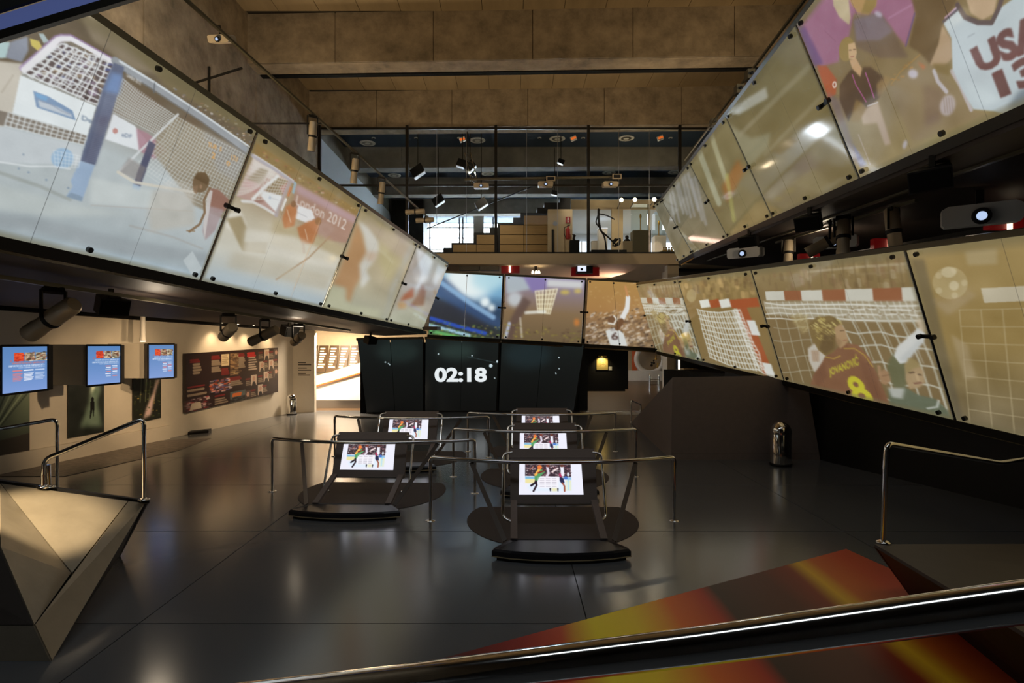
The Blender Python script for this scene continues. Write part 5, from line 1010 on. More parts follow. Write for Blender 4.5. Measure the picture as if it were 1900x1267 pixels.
def p_board(c):
    c.a[:] = (44, 28, 26); red = (116, 34, 34); gr = (140, 126, 110)
    def rows(x, y, w, n, col, h=.022, g=.034):
        for k in range(n): c.line([(x, y+k*g), (x+w*(.75+.25*((k*7) % 3)/2), y+k*g)], col, h)
    rows(.04, .12, .09, 2, red); rows(.07, .2, .06, 4, gr, .03, .05); rows(.24, .09, .08, 2, red, .03); rows(.24, .17, .08, 3, gr, .026); rows(.24, .29, .08, 3, gr, .026)
    c.poly([(.33, .06), (.41, .06), (.41, .28), (.33, .28)], (214, 196, 160)); rows(.34, .09, .06, 5, (170, 150, 120), .012); rows(.34, .34, .06, 3, red, .035, .045)
    for (x, y, x1, y1) in [(.42, .05, .51, .26), (.42, .27, .51, .48)]: c.poly([(x, y), (x1, y), (x1, y1), (x, y1)], (150, 120, 86)); c.speck([(x, y), (x1, y), (x1, y1), (x, y1)], [(60, 44, 36), (206, 180, 130), (90, 66, 50)], 60, .02, .8)
    rows(.52, .08, .06, 2, red, .03); rows(.52, .15, .06, 4, gr, .026); rows(.52, .27, .06, 3, gr, .026)
    rows(.62, .08, .09, 2, (190, 40, 40), .035, .05); rows(.63, .17, .09, 6, (190, 176, 160), .022, .048); rows(.02, .58, .19, 1, red); rows(.02, .64, .18, 2, gr, .03, .08)
    c.poly([(.21, .52), (.42, .50), (.42, .76), (.21, .76)], (60, 48, 60)); c.speck([(.21, .52), (.42, .50), (.42, .76), (.21, .76)], [(226, 220, 230), (90, 90, 150), (200, 90, 50), (30, 24, 30)], 150, .018, .9)
    rows(.43, .53, .12, 2, red, .03); rows(.43, .60, .12, 3, gr, .022); c.poly([(.0, .80), (.21, .78), (.21, 1.0), (.0, 1.0)], (70, 46, 50)); c.speck([(.0, .80), (.21, .78), (.21, 1), (0, 1)], [(200, 190, 190), (150, 40, 50), (40, 26, 30)], 110, .016, .9); c.poly([(.05, .86), (.13, .86), (.14, .98), (.03, .98)], (196, 186, 170))
    rows(.27, .82, .12, 1, red); rows(.27, .88, .12, 3, gr, .02, .04); c.poly([(.42, .80), (.59, .80), (.59, 1), (.42, 1)], (84, 96, 100)); c.poly([(.45, .83), (.55, .83), (.54, .90), (.44, .90)], (206, 110, 50)); c.speck([(.42, .92), (.59, .92), (.59, 1), (.42, 1)], [(30, 26, 26)], 30, .02, .9)
    for (x, y) in [(.815, .02), (.94, .02), (.755, .27), (.875, .25), (.655, .53), (.81, .50), (.94, .45), (.585, .83), (.735, .76)]:
        c.poly([(x, y), (x+.065, y), (x+.065, y+.22), (x, y+.22)], (206, 190, 176) if int(x*100) % 2 else (84, 70, 66)); c.ell(x+.033, y+.08, .017, .05, (190, 150, 130)); c.poly([(x+.008, y+.22), (x+.02, y+.14), (x+.046, y+.14), (x+.06, y+.22)], (40, 34, 34))
    for (x, y) in [(.75, .08), (.885, .08), (.81, .28), (.94, .27), (.60, .60), (.745, .58), (.87, .53), (.66, .85), (.80, .80)]: rows(x, y, .05, 1, red, .028); rows(x, y+.05, .05, 3, gr, .018)
cv = Canvas([(0, 0), (1, 0), (1, 1), (0, 1)], 330, 190); p_board(cv)
tag(picture('information_board', [wall_pt(*p, .14) for p in [(345, 656), (516, 645), (516, 727), (345, 766)]], cv, 'print', None, .10, 1.3), 'long dark maroon information board with portraits on the left wall', 'board')
fbx = empty('floor_box', (*G(368, 803).xy, 0)); tag(fbx, 'low dark box on the floor below the information board', 'box')
bx0 = G(349, 807); bx1 = G(387, 803); MB().prism([bx0, bx1, bx1+Vector((-.05, .25, 0)), bx0+Vector((-.05, .25, 0))], (0, 0, .09)).build('body', 'black', fbx); MB().prism([bx0+Vector((0, -.004, .012)), bx1+Vector((0, -.004, .012)), bx1+Vector((0, -.004, .05)), bx0+Vector((0, -.004, .05))], (0, .006, 0)).build('slot', 'black_matte', fbx)
ob_ = empty('orange_ball', wall_pt(231, 676, .1)); tag(ob_, 'small orange ball on a black wall hook beside the middle monitor', 'ball')
c0 = wall_pt(231, 672, .12); MB().lathe([(.085*math.sin(t), -.085*math.cos(t)) for t in np.linspace(.05, 3.1, 9)], c0, n=16).build('ball', 'orange', ob_)
MB().bar(wall_pt(231, 652, .0), wall_pt(231, 652, .16), .05, .06).build('hook', 'black', ob_); MB().tube([wall_pt(231, 652, .12), c0], .006, 6).build('cord', 'black', ob_)
pd = P(265, 622, 13.4); pnd = empty('pendant_lamp', pd); tag(pnd, 'slim white tube lamp hanging from the soffit above the third monitor', 'lamp')
MB().lathe([(.07, -.14), (.055, .0), (.05, .5), (.0501, .8)], pd, n=12).build('tube', 'white', pnd); MB().lathe([(.05, -.15), (.05, -.141)], pd, n=12).build('lens', 'lens_warm', pnd)
# ------------------------------------------------------------------ TRACKS, SPOTLIGHTS, PROJECTORS, SPEAKERS
def spotlight(label, mount, aim, size=1.0, lit=False, power=0, angle=40, col=WARM, group=None, metal='lamp_metal', drop=.22):
    m = Vector(mount); d = (Vector(aim)-m).normalized(); s = size
    root = empty('track_spotlight', m); tag(root, label, 'spotlight', group)
    c = m+Vector((0, 0, -drop*s)); side = d.cross(Vector((0, 0, 1)));  side = side.normalized() if side.length > .01 else Vector((1, 0, 0))
    yk = MB().obox(m+Vector((0, 0, -.02*s)), side*.07*s, d.cross(side)*.02*s, d*.02*s)
    for k in (-1, 1): yk.bar(m+side*k*.085*s+Vector((0, 0, -.02*s)), c+side*k*.085*s, .02*s, .012*s)
    yk.build('yoke', 'frame', root)
    b = MB().lathe([(a*s, h*s) for a, h in [(.05, -.22), (.064, -.20), (.068, -.02), (.068, .0)]], c, d, 16).build('rear_housing', metal, root)
    MB().lathe([(.071*s, .0), (.071*s, .035*s)], c, d, 16).build('collar', 'black', root)
    MB().lathe([(a*s, h*s) for a, h in [(.06, .035), (.06, .15), (.066, .16), (.066, .26)]], c, d, 16).build('barrel', metal, root)
    MB().lathe([(.055*s, .252*s), (.055*s, .262*s)], c, d, 16).build('lens', 'lens_warm' if lit else 'lens_dark', root)
    if power: spot_light('spotlight_beam', c+d*(.29*s), aim, power, col, angle, .7, .04)
    return root
def projector(label, loc, face, size=1.0, m='proj_body', group='projectors', drop=.12, lit=True):
    loc = Vector(loc); f = Vector(face).normalized(); r = f.cross(Vector((0, 0, 1))).normalized(); u = r.cross(f); s = size
    root = empty('projector', loc); tag(root, label, 'projector', group)
    def at(x, y, z): return loc+r*x*s+f*y*s+u*z*s
    prof = [(-.24, -.06), (-.22, -.085), (.22, -.085), (.24, -.06), (.24, .05), (.20, .075), (-.20, .075), (-.24, .05)]
    MB().prism([at(x, .16, z) for x, z in prof], -f*.36*s).build('case', m, root)
    MB().lathe([(.058*s, 0), (.062*s, .03*s), (.05*s, .05*s)], at(.0, .16, -.02), f, 16).build('lens_ring', 'black', root)
    MB().lathe([(.036*s, .045*s), (.03*s, .056*s)], at(.0, .16, -.02), f, 16).build('lens', 'lens' if lit else 'lens_dark', root)
    MB().obox(at(0, -.02, .075+drop/2), r*.025*s, f*.025*s, u*drop*.5*s).build('ceiling_mount', 'frame', root)
    return root
def speaker(label, loc, face, s=1.0, group='black loudspeakers'):
    loc = Vector(loc); f = Vector(face).normalized(); r = f.cross(Vector((0, 0, 1))).normalized(); u = r.cross(f)
    root = empty('loudspeaker', loc); tag(root, label, 'loudspeaker', group)
    def at(x, y, z): return loc+r*x*s+f*y*s+u*z*s
    MB().prism([at(-.17, .12, -.10), at(.17, .12, -.10), at(.11, -.12, -.10), at(-.11, -.12, -.10)], u*.2*s).build('cabinet', 'black', root)
    MB().prism([at(-.155, .125, -.085), at(.155, .125, -.085), at(.155, .125, .085), at(-.155, .125, .085)], f*.012*s).build('grille', 'black_matte', root)
    MB().bar(at(0, 0, .1), at(0, -.03, .2), .05*s, .03*s).build('bracket', 'frame', root)
    return root
def track(label, a, b, w=.045, hangers=(), m='frame_olive'):
    a, b = Vector(a), Vector(b); root = empty('light_track', (a+b)/2); tag(root, label, 'light track')
    MB().bar(a, b, w, w).build('rail', m, root)
    for h0, h1 in hangers: MB().bar(h0, h1, .03, .03).build('bracket', 'frame', root)
    return root
zt = lambda Y: zin(Y)-.10
def lt(Y): return Vector((LB(Y).x-.95, Y, zt(Y)))
track('long light track under the left soffit', lt(3.0), lt(15.5), .05)
tx = lt(9); 
for (lab, Y, aim, sz, lit, pw, ang) in [('large spotlight under the left soffit nearest the left picture edge', 7.0, (-10.6, 8.3, .7), 1.7, False, 260, 60), ('first of three spotlights lighting the information board', 10.35, (-9.4, 15.5, 1.5), 1.5, False, 430, 52),
                            ('middle one of three spotlights lighting the information board', 11.5, (-9.6, 13.2, 1.2), 1.5, False, 330, 60), ('third spotlight at the information board, its lamp glowing', 12.8, (-8.6, 18.3, 1.5), 1.5, True, 520, 50)]:
    spotlight(lab, lt(Y)-Vector((0, 0, .03)), aim, sz, lit, pw, ang, (1, .68, .38), 'left soffit spotlights')
for k, (px, py, lab) in enumerate([(412, 625, 'leftmost small downlight in the dark strip over the board'), (443, 628, 'second small downlight in the strip over the board'), (472, 630, 'third small downlight in the strip over the board'), (513, 634, 'last small downlight in the strip toward the passage')]):
    p = wall_pt(px, py, .35); p.z = out_(p.y).z-.016
    d = empty('downlight', p); tag(d, lab, 'downlight', 'soffit downlights'); MB().lathe([(.06, -.012), (.06, 0)], p, n=12).build('rim', 'steel_sat', d); MB().lathe([(.042, -.016), (.042, -.012)], p, n=12).build('lens', 'lens_warm', d)
    spot_light('downlight_beam', p-Vector((0, 0, .04)), wall_pt(px-20, 700, .02), 60, (1, .7, .4), 95, .9, .05)
for lab, px, py, Y in [('black loudspeaker under the left soffit above the first spotlight', 217, 527, 7.9), ('black loudspeaker under the left soffit right of the glowing spotlight', 543, 584, 13.3), ('small black loudspeaker at the far end of the left soffit', 692, 610, 17.8)]:
    p = P(px, py, Y); speaker(lab, (p.x-.1, p.y, zin(Y)-.25), (.9, -.45, -.3), 1.15)
spotlight('added unseen spotlight brightening the folded parapet', Vector((-5.0, 3.7, 3.42)), (-4.85, 5.75, .65), 1.4, False, 1500, 26, (1, .80, .52), 'left soffit spotlights')  # fixture and beam added out of view to brighten the parapet
# upper track on the left ribbon
a, b = P(318, -25, 7.4), P(797, 406, 18.4)
track('long thin light track above the left screens', a, b, .04, [(P(385, 125, 8.6)+Vector((-2.5, 1.5, 0)), P(450, 126, 10.2)), (P(388, 180, 8.9), P(388, 124, 8.9)), (P(600, 229, 13.2)+Vector((-2, 0, 0)), P(600, 229, 13.2))])
def on(px): t = (px-318)/(797-318); return px, -25+t*431
for k, (px, dx, lab) in enumerate([(580, -.02, 'tan spotlight on the upper left track nearest the concrete beam'), (658, .0, 'second tan spotlight hanging on the upper left track'), (708, .0, 'third tan spotlight hanging on the upper left track')]):
    t = (px-318)/479.0; w = 1/((1-t)/7.4+t/18.4); p = P(*on(px), w); spotlight(lab, p-Vector((0, 0, .03)), p+Vector((-.3, .4, -2)), 1.15, group='upper left track spotlights', drop=.34)
for px, lab in [(772, 'fourth tan spotlight on the upper left track, lying level'), (790, 'last tan spotlight at the end of the upper left track')]:
    t = (px-318)/479.0; w = 1/((1-t)/7.4+t/18.4); p = P(*on(px), w); spotlight(lab, p-Vector((0, 0, .03)), p+Vector((-2, .2, -.1)), 1.2, group='upper left track spotlights', drop=.1)
p = P(411, 72, 9.0); projector('small projector on the upper left track near the ceiling', p, (-.1, -1, -.45), .7, drop=.2)
# upper track on the right ribbon
a2, b2_ = P(1500, -10, 8.6), P(1270, 297, 17.0)
track('thin light track along the top of the upper right screens', a2, b2_, .04, [(P(x, y, Y), P(x+8, y+14, Y)) for x, y, Y in [(1392, 135, 10.8), (1372, 160, 11.5), (1325, 224, 14.0)]])
for x, y, Y, lab in [(1391, 140, 10.8, 'upper clamp box on the right ribbon track'), (1371, 167, 11.5, 'middle clamp box on the right ribbon track'), (1324, 228, 14.0, 'lower clamp box on the right ribbon track')]:
    p = P(x, y, Y); cb = empty('track_clamp', p); tag(cb, lab, 'clamp', 'right ribbon clamps'); MB().obox(p, (.07, 0, 0), (0, .09, 0), (0, 0, .09)).build('block', 'frame_olive', cb); MB().lathe([(.03, -.12), (.03, -.09)], p, (0, 1, 0), 8).build('knob', 'bolt', cb)
# right soffit equipment
def rs(px, py, drop):                                   # point hanging `drop` below the right soffit
    best = None
    for Y in np.linspace(3, 19, 400):
        p = P(px, py, Y); i, o = ui(Y), uo(Y); t = (p.x-i.x)/(o.x-i.x); z = i.z+(o.z-i.z)*t-drop; e = abs(p.z-z)
        if t > 0 and (best is None or e < best[0]): best = (e, p)
    return best[1]
ta, tb_ = rs(1440, 450, .05), rs(1700, 372, .05)
track('light track under the right soffit above the goal screens', ta, tb_, .045)
for lab, px, py, aim, sz in [('slim spotlight hanging alone under the right soffit by the projector', 1658, 385, (.05, -.1, -1), 1.6), ('upright spotlight of the pair beside the middle right projector', 1565, 400, (-.15, -.2, -1), 1.6), ('tilted spotlight of the pair beside the middle right projector', 1540, 410, (-.8, .5, -.5), 1.6), ('small spotlight under the right soffit next to the farthest projector', 1463, 440, (-.15, -.2, -1), 1.5)]:
    p = rs(px, py, .06); spotlight(lab, p, p+Vector(aim)*2, sz, px == 1658, 0, group='right soffit spotlights')
for lab, px, py, sz in [('large projector under the right soffit at the picture edge', 1818, 398, 1.75), ('projector under the right soffit behind the pair of spotlights', 1551, 448, 1.5), ('farthest projector under the right soffit', 1383, 468, 1.5)]:
    p = rs(px, py, .32); projector(lab, p, (-.55, -.75, -.12), sz, 'white', drop=.14)
for lab, px, py in [('black loudspeaker under the USA jersey screen', 1732, 330), ('black loudspeaker under the plain olive screen', 1504, 412), ('small black loudspeaker at the far right soffit', 1392, 446)]:
    p = rs(px, py, .36); speaker(lab, p, (-.7, -.6, -.35), 1.25)
for lab, px, py, Y in [('red light box above the right goal screen seam', 1650, 452, 10.6), ('red light box at the right picture edge above the tan screen', 1872, 412, 8.3), ('small red light box above the goal post screen', 1505, 478, 13.8)]:
    p = P(px, py, Y); r = empty('light_box', p); tag(r, lab, 'light box', 'red light boxes')
    MB().box((p.x-.28, p.y, p.z-.10), (p.x+.22, p.y+.12, p.z+.10)).build('case', 'redlamp', r); MB().box((p.x-.03, p.y-.03, p.z-.2), (p.x+.03, p.y, p.z+.08)).build('tube', 'tube', r)

# near overhead screen edge, upper left corner
ne = empty('overhead_screen', P(-40, 80, 3.6)); tag(ne, 'blue lit glass edge of an overhead screen crossing the upper left corner', 'screen')
A1, A2 = P(-90, 96, 3.4), P(330, -32, 4.1); B1, B2 = P(-90, 56, 3.4), P(330, -77, 4.1); n3 = Vector((.2, .95, .25))
MB().prism([B1, B2, A2, A1], n3*.03).build('pane', 'blueglass', ne)
MB().bar(A1+Vector((0, -.02, -.015)), A2+Vector((0, -.02, -.015)), .06, .045).build('bottom_rail', 'frame', ne)
MB().prism([B1+Vector((0, -.03, 0)), B2+Vector((0, -.03, 0)), B2+Vector((-.2, -.2, .35)), B1+Vector((-.2, -.2, .35))], n3*.03).build('hood', 'black', ne)

# ------------------------------------------------------------------ MEZZANINE
# pipe with three projectors in front of the glazing
pa, pb = P(862, 333, 21.3), P(1152, 328, 21.3)
pp_ = empty('projector_pipe', (pa+pb)/2); tag(pp_, 'horizontal pipe carrying three projectors before the mezzanine glass', 'pipe')
MB().tube([pa, pb], .05, 10).build('pipe', 'frame_olive', pp_)
for x in (755, 920, 1092): MB().bar(P(x, 331, 21.3), P(x, 331, 22.0), .05, .05).build('wall_bracket', 'frame', pp_)
for lab, x, y in [('left projector on the mezzanine pipe under the stage lamps', 893, 345), ('middle projector on the mezzanine pipe', 1012, 342), ('right projector on the mezzanine pipe', 1132, 342)]: projector(lab, P(x, y, 21.25), (0, -1, -.12), 1.15, drop=.1)
for lab, x, y in [('small tan monitor frame above the middle pipe projector', 1022, 331), ('small tan monitor frame above the right pipe projector', 1145, 327)]:
    p = P(x, y, 21.15); r = empty('frame_box', p); tag(r, lab, 'frame', 'pipe frames')
    MB().box((p.x-.17, p.y, p.z-.09), (p.x+.17, p.y+.05, p.z+.09)).build('case', 'proj_body', r); MB().box((p.x-.13, p.y-.005, p.z-.06), (p.x+.13, p.y, p.z+.06)).build('face', 'black', r)
# stage lamp cluster and hanging lamps
def stage_lamp(label, p, tilt, s=1.0, rod=1.2):
    p = Vector(p); root = empty('stage_lamp', p); tag(root, label, 'stage lamp', 'hanging stage lamps')
    d = Vector((math.cos(tilt), -.3, math.sin(tilt))).normalized(); sd = d.cross(Vector((0, 1, 0))).normalized()
    MB().obox(p, d*.26*s, Vector((0, .16*s, 0)), sd*.16*s).build('housing', 'black', root); MB().obox(p-sd*.175*s, d*.24*s, Vector((0, .15*s, 0)), sd*.012*s).build('barn_door', 'steel_sat', root)
    MB().bar(p+Vector((0, .05, .1*s)), Vector((p.x, p.y+.05, 11.94)), .03, .03).build('rod', 'frame', root)
    return root
for lab, x, y, Y, t, s, rod in [('black lamp hanging left of the first window post', 775, 318, 24.5, .5, 1.15, 1.5), ('small lamp hanging lower beside the window post', 813, 372, 27, .5, 1.1, 2.2), ('left black stage lamp of the truss cluster', 858, 304, 23.2, -.4, .9, .9), ('right black stage lamp of the truss cluster', 872, 310, 23.0, .7, .9, .9), ('dark lamp below the cluster by the sloping bar', 893, 378, 24.5, .5, 1.0, 1.6), ('small lamp hanging over the bleachers', 1041, 300, 25.5, -.5, .6, 1.6), ('tiny lamp hanging above the stair top', 1029, 358, 27, -.3, .6, 2.0)]:
    stage_lamp(lab, P(x, y, Y), t, s, rod)
for (x, y, Y, tx, ty, tY) in [(858, 304, 23.2, 900, 440, 25), (872, 310, 23.0, 1000, 430, 25), (1041, 300, 24.2, 1110, 430, 25)]: spot_light('stage_lamp_beam', P(x, y, Y)+Vector((0, -.45, -.3)), P(tx, ty, tY), 190, (1, .84, .62), 75, .8, .06)
ts = empty('lighting_truss', P(874, 318, 22.9)); MB().bar(P(868, 285, 22.9), Vector((P(868, 285, 22.9).x, 22.7, 11.06)), .04, .04).build('hanger', 'frame', ts); tag(ts, 'short chrome lattice truss between the stage lamps and the pipe', 'truss')
q1, q2 = P(868, 285, 22.9), P(882, 345, 22.6)
for dx in (-.12, .12):
    for dy in (-.1, .1): MB().tube([q1+Vector((dx, dy, 0)), q2+Vector((dx, dy, 0))], .022, 6).build('chord', 'chrome', ts)
for k in range(6): MB().bar(q1.lerp(q2, k/6)+Vector((-.12, -.1, 0)), q1.lerp(q2, (k+1)/6)+Vector((.12, -.1, 0)), .02, .02).build('lattice_bar', 'chrome', ts)
sb = MB().bar(P(793, 424, 24.0), P(990, 345, 26.0), .07, .05).build('sloping_bar', 'black'); tag(sb, 'thin dark bar sloping up across the mezzanine glass', 'bar')
# ceiling discs, downlights and signs
for k, (x, y, lab) in enumerate([(682, 265, 'round ceiling vent nearest the left mezzanine wall'), (886, 260, 'round ceiling vent right of the first window post'), (1034, 257, 'round ceiling vent left of the third window post'), (1162, 256, 'round ceiling vent right of the third window post'), (732, 325, 'second row vent above the hanging black lamp'), (905, 322, 'second row vent beside the truss'), (1130, 320, 'second row vent above the right projector'), (1252, 319, 'second row vent at the right ribbon')]):
    Y = (11.95-EYE)*FPX/(PY0-y); p = Vector(((x-PX0)/FPX*Y, Y, 11.95)); r = empty('ceiling_vent', p); tag(r, lab, 'vent', 'mezzanine ceiling vents')
    MB().lathe([(.36, -.02), (.36, 0)], p, n=24).build('rim', 'white', r); MB().lathe([(.24, -.03), (.24, -.02)], p, n=20).build('grille', 'steel_sat', r); MB().lathe([(.12, -.04), (.12, -.03)], p, n=16).build('core', 'white', r)
for k, x in enumerate([693, 772, 852, 1001, 1082, 1163, 1244]):
    Y = 25.8; y = PY0-(11.95-EYE)*FPX/Y; p = Vector(((x-PX0)/FPX*Y, Y, 11.945)); r = empty('downlight', p); tag(r, ['first', 'second', 'third', 'fourth', 'fifth', 'sixth', 'last'][k]+' small downlight from the left in the blue mezzanine ceiling', 'downlight', 'mezzanine ceiling downlights')
    MB().lathe([(.09, -.02), (.09, 0)], p, n=12).build('rim', 'white', r); MB().lathe([(.06, -.03), (.06, -.02)], p, n=10).build('lens', 'lens_dark', r)
for x, y, lab in [(858, 259, 'orange lit sign on the mezzanine ceiling right of the first window post'), (1064, 257, 'orange lit sign left of the third window post'), (1225, 256, 'orange lit sign at the far right of the mezzanine ceiling')]:
    Y = 24.3; p = P(x, y, Y); r = empty('emergency_light', p); tag(r, lab, 'emergency light', 'emergency lights'); MB().obox(p, (.12, 0, .05), (0, .05, 0), (-.03, 0, .09)).build('case', 'white', r); MB().obox(p-Vector((0, .055, 0)), (.10, 0, .04), (0, .008, 0), (-.02, 0, .04)).build('lens', mat('orange_lens', L(220, 110, 50), .4, emit=L(230, 110, 40), estr=.8), r)
# bleachers: stepped plywood blocks, each drawer front its own board
bl = empty('bleachers', P(930, 470, 25)); tag(bl, 'stepped plywood bleachers rising to the right behind the mezzanine glass', 'bleachers')
YBl = 25.0; zfl = 6.06
def bz(y): return P(0, y, YBl).z
cols = [(840, 884, 455), (884, 923, 437), (927, 972, 418), (972, 1016, 399)]; rowsY = [399.5, 417.5, 435.5, 453.5, 471.5, 489]
for (x0, x1, yt) in cols:
    X0, X1 = P(x0, 0, YBl).x, P(x1, 0, YBl).x
    for r in range(len(rowsY)-1):
        if rowsY[r] >= yt-2:
            MB().box((X0+.012, YBl, max(zfl, bz(rowsY[r+1])+.012)), (X1-.012, YBl+.06, bz(rowsY[r])-.012)).build('plywood_board', 'wood', bl)
steps = [(805, 470), (822, 459), (837, 449.5), (879, 431), (908, 421.5), (923, 413), (952, 403), (966, 394), (997, 384.5), (1010, 375), (1039, 366), (1059, 357)]
for i in range(len(steps)-1):
    x0, y0 = steps[i]; x1 = steps[i+1][0]
    MB().box((P(x0, 0, YBl).x, YBl+.07, zfl), (P(x1, 0, YBl).x, YBl+3.0, bz(y0))).build('step', 'black', bl)
# white cupboard wall with door, sign and extinguisher
ww = struct(MB().box((P(1016, 0, 24.9).x, 24.62, 6.06), (P(1061, 0, 24.9).x, 24.98, P(0, 391, 24.9).z)).build('wall_mezzanine_cupboard', 'tan_wall'))
dr = struct(MB().box((P(1027, 0, 24.85).x, 24.58, 6.06), (P(1046, 0, 24.85).x, 24.62, P(0, 402, 24.85).z)).build('door_1', 'tan_wall')); 
MB().lathe([(.10, -.01), (.10, 0)], P(1030, 415, 24.58), (0, 1, 0), 16).build('round_sign', 'steel_sat', dr); MB().box((P(1023, 0, 24.8).x, 24.54, 6.06), (P(1026.5, 0, 24.8).x, 24.62, P(0, 428, 24.8).z)).build('pull_bar', 'black', dr)
fs = empty('fire_sign', P(1054, 408, 24.85)); tag(fs, 'red fire alarm sign with white mark on the cream mezzanine wall', 'sign'); p = P(1054, 408, 24.58); MB().box((p.x-.10, 24.59, p.z-.14), (p.x+.10, 24.62, p.z+.14)).build('plate', 'red', fs); MB().box((p.x-.025, 24.58, p.z-.02), (p.x+.025, 24.59, p.z+.10)).build('mark', 'white', fs); MB().box((p.x-.025, 24.58, p.z-.10), (p.x+.025, 24.59, p.z-.05)).build('mark', 'white', fs)
fx = empty('fire_extinguisher', P(1054, 436, 24.7)); tag(fx, 'fire extinguisher hanging under the red sign on the mezzanine', 'extinguisher'); p = P(1054, 430, 24.49)
MB().lathe([(.09, -.32), (.10, -.28), (.10, .10), (.04, .18), (.03, .24)], p, n=14).build('cylinder', 'red', fx); MB().tube(fillet([p+Vector((0, 0, .24)), p+Vector((-.16, 0, .2)), p+Vector((-.17, 0, -.1)), p+Vector((-.1, 0, -.25))], .08), .016, 6).build('hose', 'black', fx); MB().bar(p+Vector((-.04, 0, .25)), p+Vector((.08, 0, .27)), .03, .04).build('handle', 'black', fx)
# white room: cream frame with openings, cool room behind
Yw = 26.6
wf = struct(empty('wall_mezzanine_frame', P(1150, 470, Yw)), 'cream framed wall of the white room with open bays')
def wb(x0, x1, y0, y1, nm='frame_panel', m='tan_wall', Y=Yw, th=.2): MB().box((P(x0, 0, Y).x, Y, max(6.06, P(0, y1, Y).z)), (P(x1, 0, Y).x, Y+th, P(0, y0, Y).z)).build(nm, m, wf)
wb(1060, 1300, 371, 387, 'lintel'); wb(1135, 1156, 387, 500, 'pier'); wb(1300, 1500, 371, 500, 'pier')
wrm = struct(MB().box((P(1060, 0, Yw).x-.1, 34.4, 6.06), (12.3, 34.6, 9.3)).build('wall_white_room', 'blue_white')); struct(MB().box((P(1061, 0, Yw).x-.25, Yw+.2, 6.06), (P(1061, 0, Yw).x-.1, 34.4, 9.3)).build('wall_white_room_side', 'blue_white'))
struct(MB().box((P(1061, 0, Yw).x-.25, Yw+.2, 9.25), (12.3, 34.6, 9.4)).build('ceiling_white_room', 'blue_white'))
winm = mat('bright_window', (.9, .95, 1), .5, emit=(.9, .96, 1.0), estr=1.3)
for n_w, (x0, x1, y0, y1, Y) in enumerate([(1070, 1088, 448, 474, 34.3), (1206, 1262, 450, 476, 34.3)]):
    w_ = struct(empty('window_%d' % (3+n_w), P(x0, y1, Y))); MB().box((P(x0, 0, Y).x, Y-.02, P(0, y1, Y).z), (P(x1, 0, Y).x, Y+.05, P(0, y0, Y).z)).build('pane', winm, w_); MB().bar(P((x0+x1)/2, y0, Y-.05), P((x0+x1)/2, y1, Y-.05), .08, .05).build('mullion', 'white', w_)
for lab, x0, x1, y0, Y in [('pale display block inside the white room behind the stick figure', 1111, 1127, 424, 30.0), ('grey low display block inside the white room left of the stick figure', 1098, 1109, 447, 30.5)]:
    b = empty('display_block', P((x0+x1)/2, 470, Y)); b.location.z = 6.06; ORG[b] = Vector(b.location); tag(b, lab, 'display block'); MB().box((P(x0, 0, Y).x, Y, 6.06), (P(x1, 0, Y).x, Y+.5, P(0, y0, Y).z)).build('body', 'tan_wall', b); MB().box((P(x0, 0, Y).x-.02, Y-.02, P(0, y0, Y).z), (P(x1, 0, Y).x+.02, Y+.52, P(0, y0, Y).z+.04)).build('top', 'white', b)
# three bright lamps
for lab, x, y in [('left one of three blazing lamps above the white room', 1153, 371), ('middle one of three blazing lamps above the white room', 1178, 370.5), ('right one of three blazing lamps above the white room', 1214, 370)]:
    p = P(x, y, 25.6); r = empty('bright_lamp', p); tag(r, lab, 'lamp', 'three blazing lamps'); MB().lathe([(.10, .02), (.11, .0), (.05, .22)], p, (0, 1, 0), 16).build('housing', 'black', r); MB().lathe([(.085, -.012), (.085, 0)], p, (0, 1, 0), 16).build('lens', mat('blazing_lens', (1, .9, .7), .3, emit=(1, .80, .5), estr=30), r); MB().bar(p+Vector((0, .1, .0)), Vector((p.x, 26.62, p.z-.15)), .03, .03).build('stem', 'frame', r)
    point_light('lamp_glow', p+Vector((0, -.15, 0)), 26, (1, .8, .5), .05)
# wire figure on its base
wfig = empty('wire_figure', P(1128, 470, 23.6)); tag(wfig, 'tall thin black wire figure with a raised arm on a dark base', 'sculpture')
wp = lambda pts: [P(1040+x/7.917, 340+y/7.917, 23.6) for x, y in pts]
z6 = Vector((0, 0, 0))
for nm, pts, r in [('torso', [(560, 380), (558, 470), (565, 580), (585, 680), (600, 700)], .05), ('arm', [(568, 450), (660, 465), (740, 500), (795, 532)], .028), ('arm', [(556, 455), (520, 560), (530, 600), (580, 655)], .03), ('leg', [(585, 680), (640, 770), (660, 850), (672, 985)], .035), ('leg', [(595, 700), (700, 790), (780, 870), (820, 905)], .035)]: MB().tube(fillet(wp(pts), .2), r, 8).build(nm, 'bronze', wfig)
MB().prism(wp([(555, 365), (588, 385), (560, 440), (548, 420)]), (0, .1, 0)).build('head', 'bronze', wfig)
for k in range(5): c = P(1040+822/7.917, 340+868/7.917, 23.6); MB().tube([c+Vector((.16*math.cos(t+k), .1*math.sin(t*2+k), .16*math.sin(t+k*1.3))) for t in np.linspace(0, 6.28, 13)], .016, 6).build('wire_loop', 'bronze', wfig)
p0, p1 = P(1097, 465, 23.4), P(1162, 465, 23.4); MB().box((p0.x, 23.3, 6.06), (p1.x, 23.9, P(0, 464, 23.4).z)).build('base', 'black', wfig)
st2 = empty('statuette', P(1066, 470, 23.5)); tag(st2, 'small dark statuette on a dark pedestal beside the extinguisher', 'sculpture'); p = P(1066, 446, 23.5)
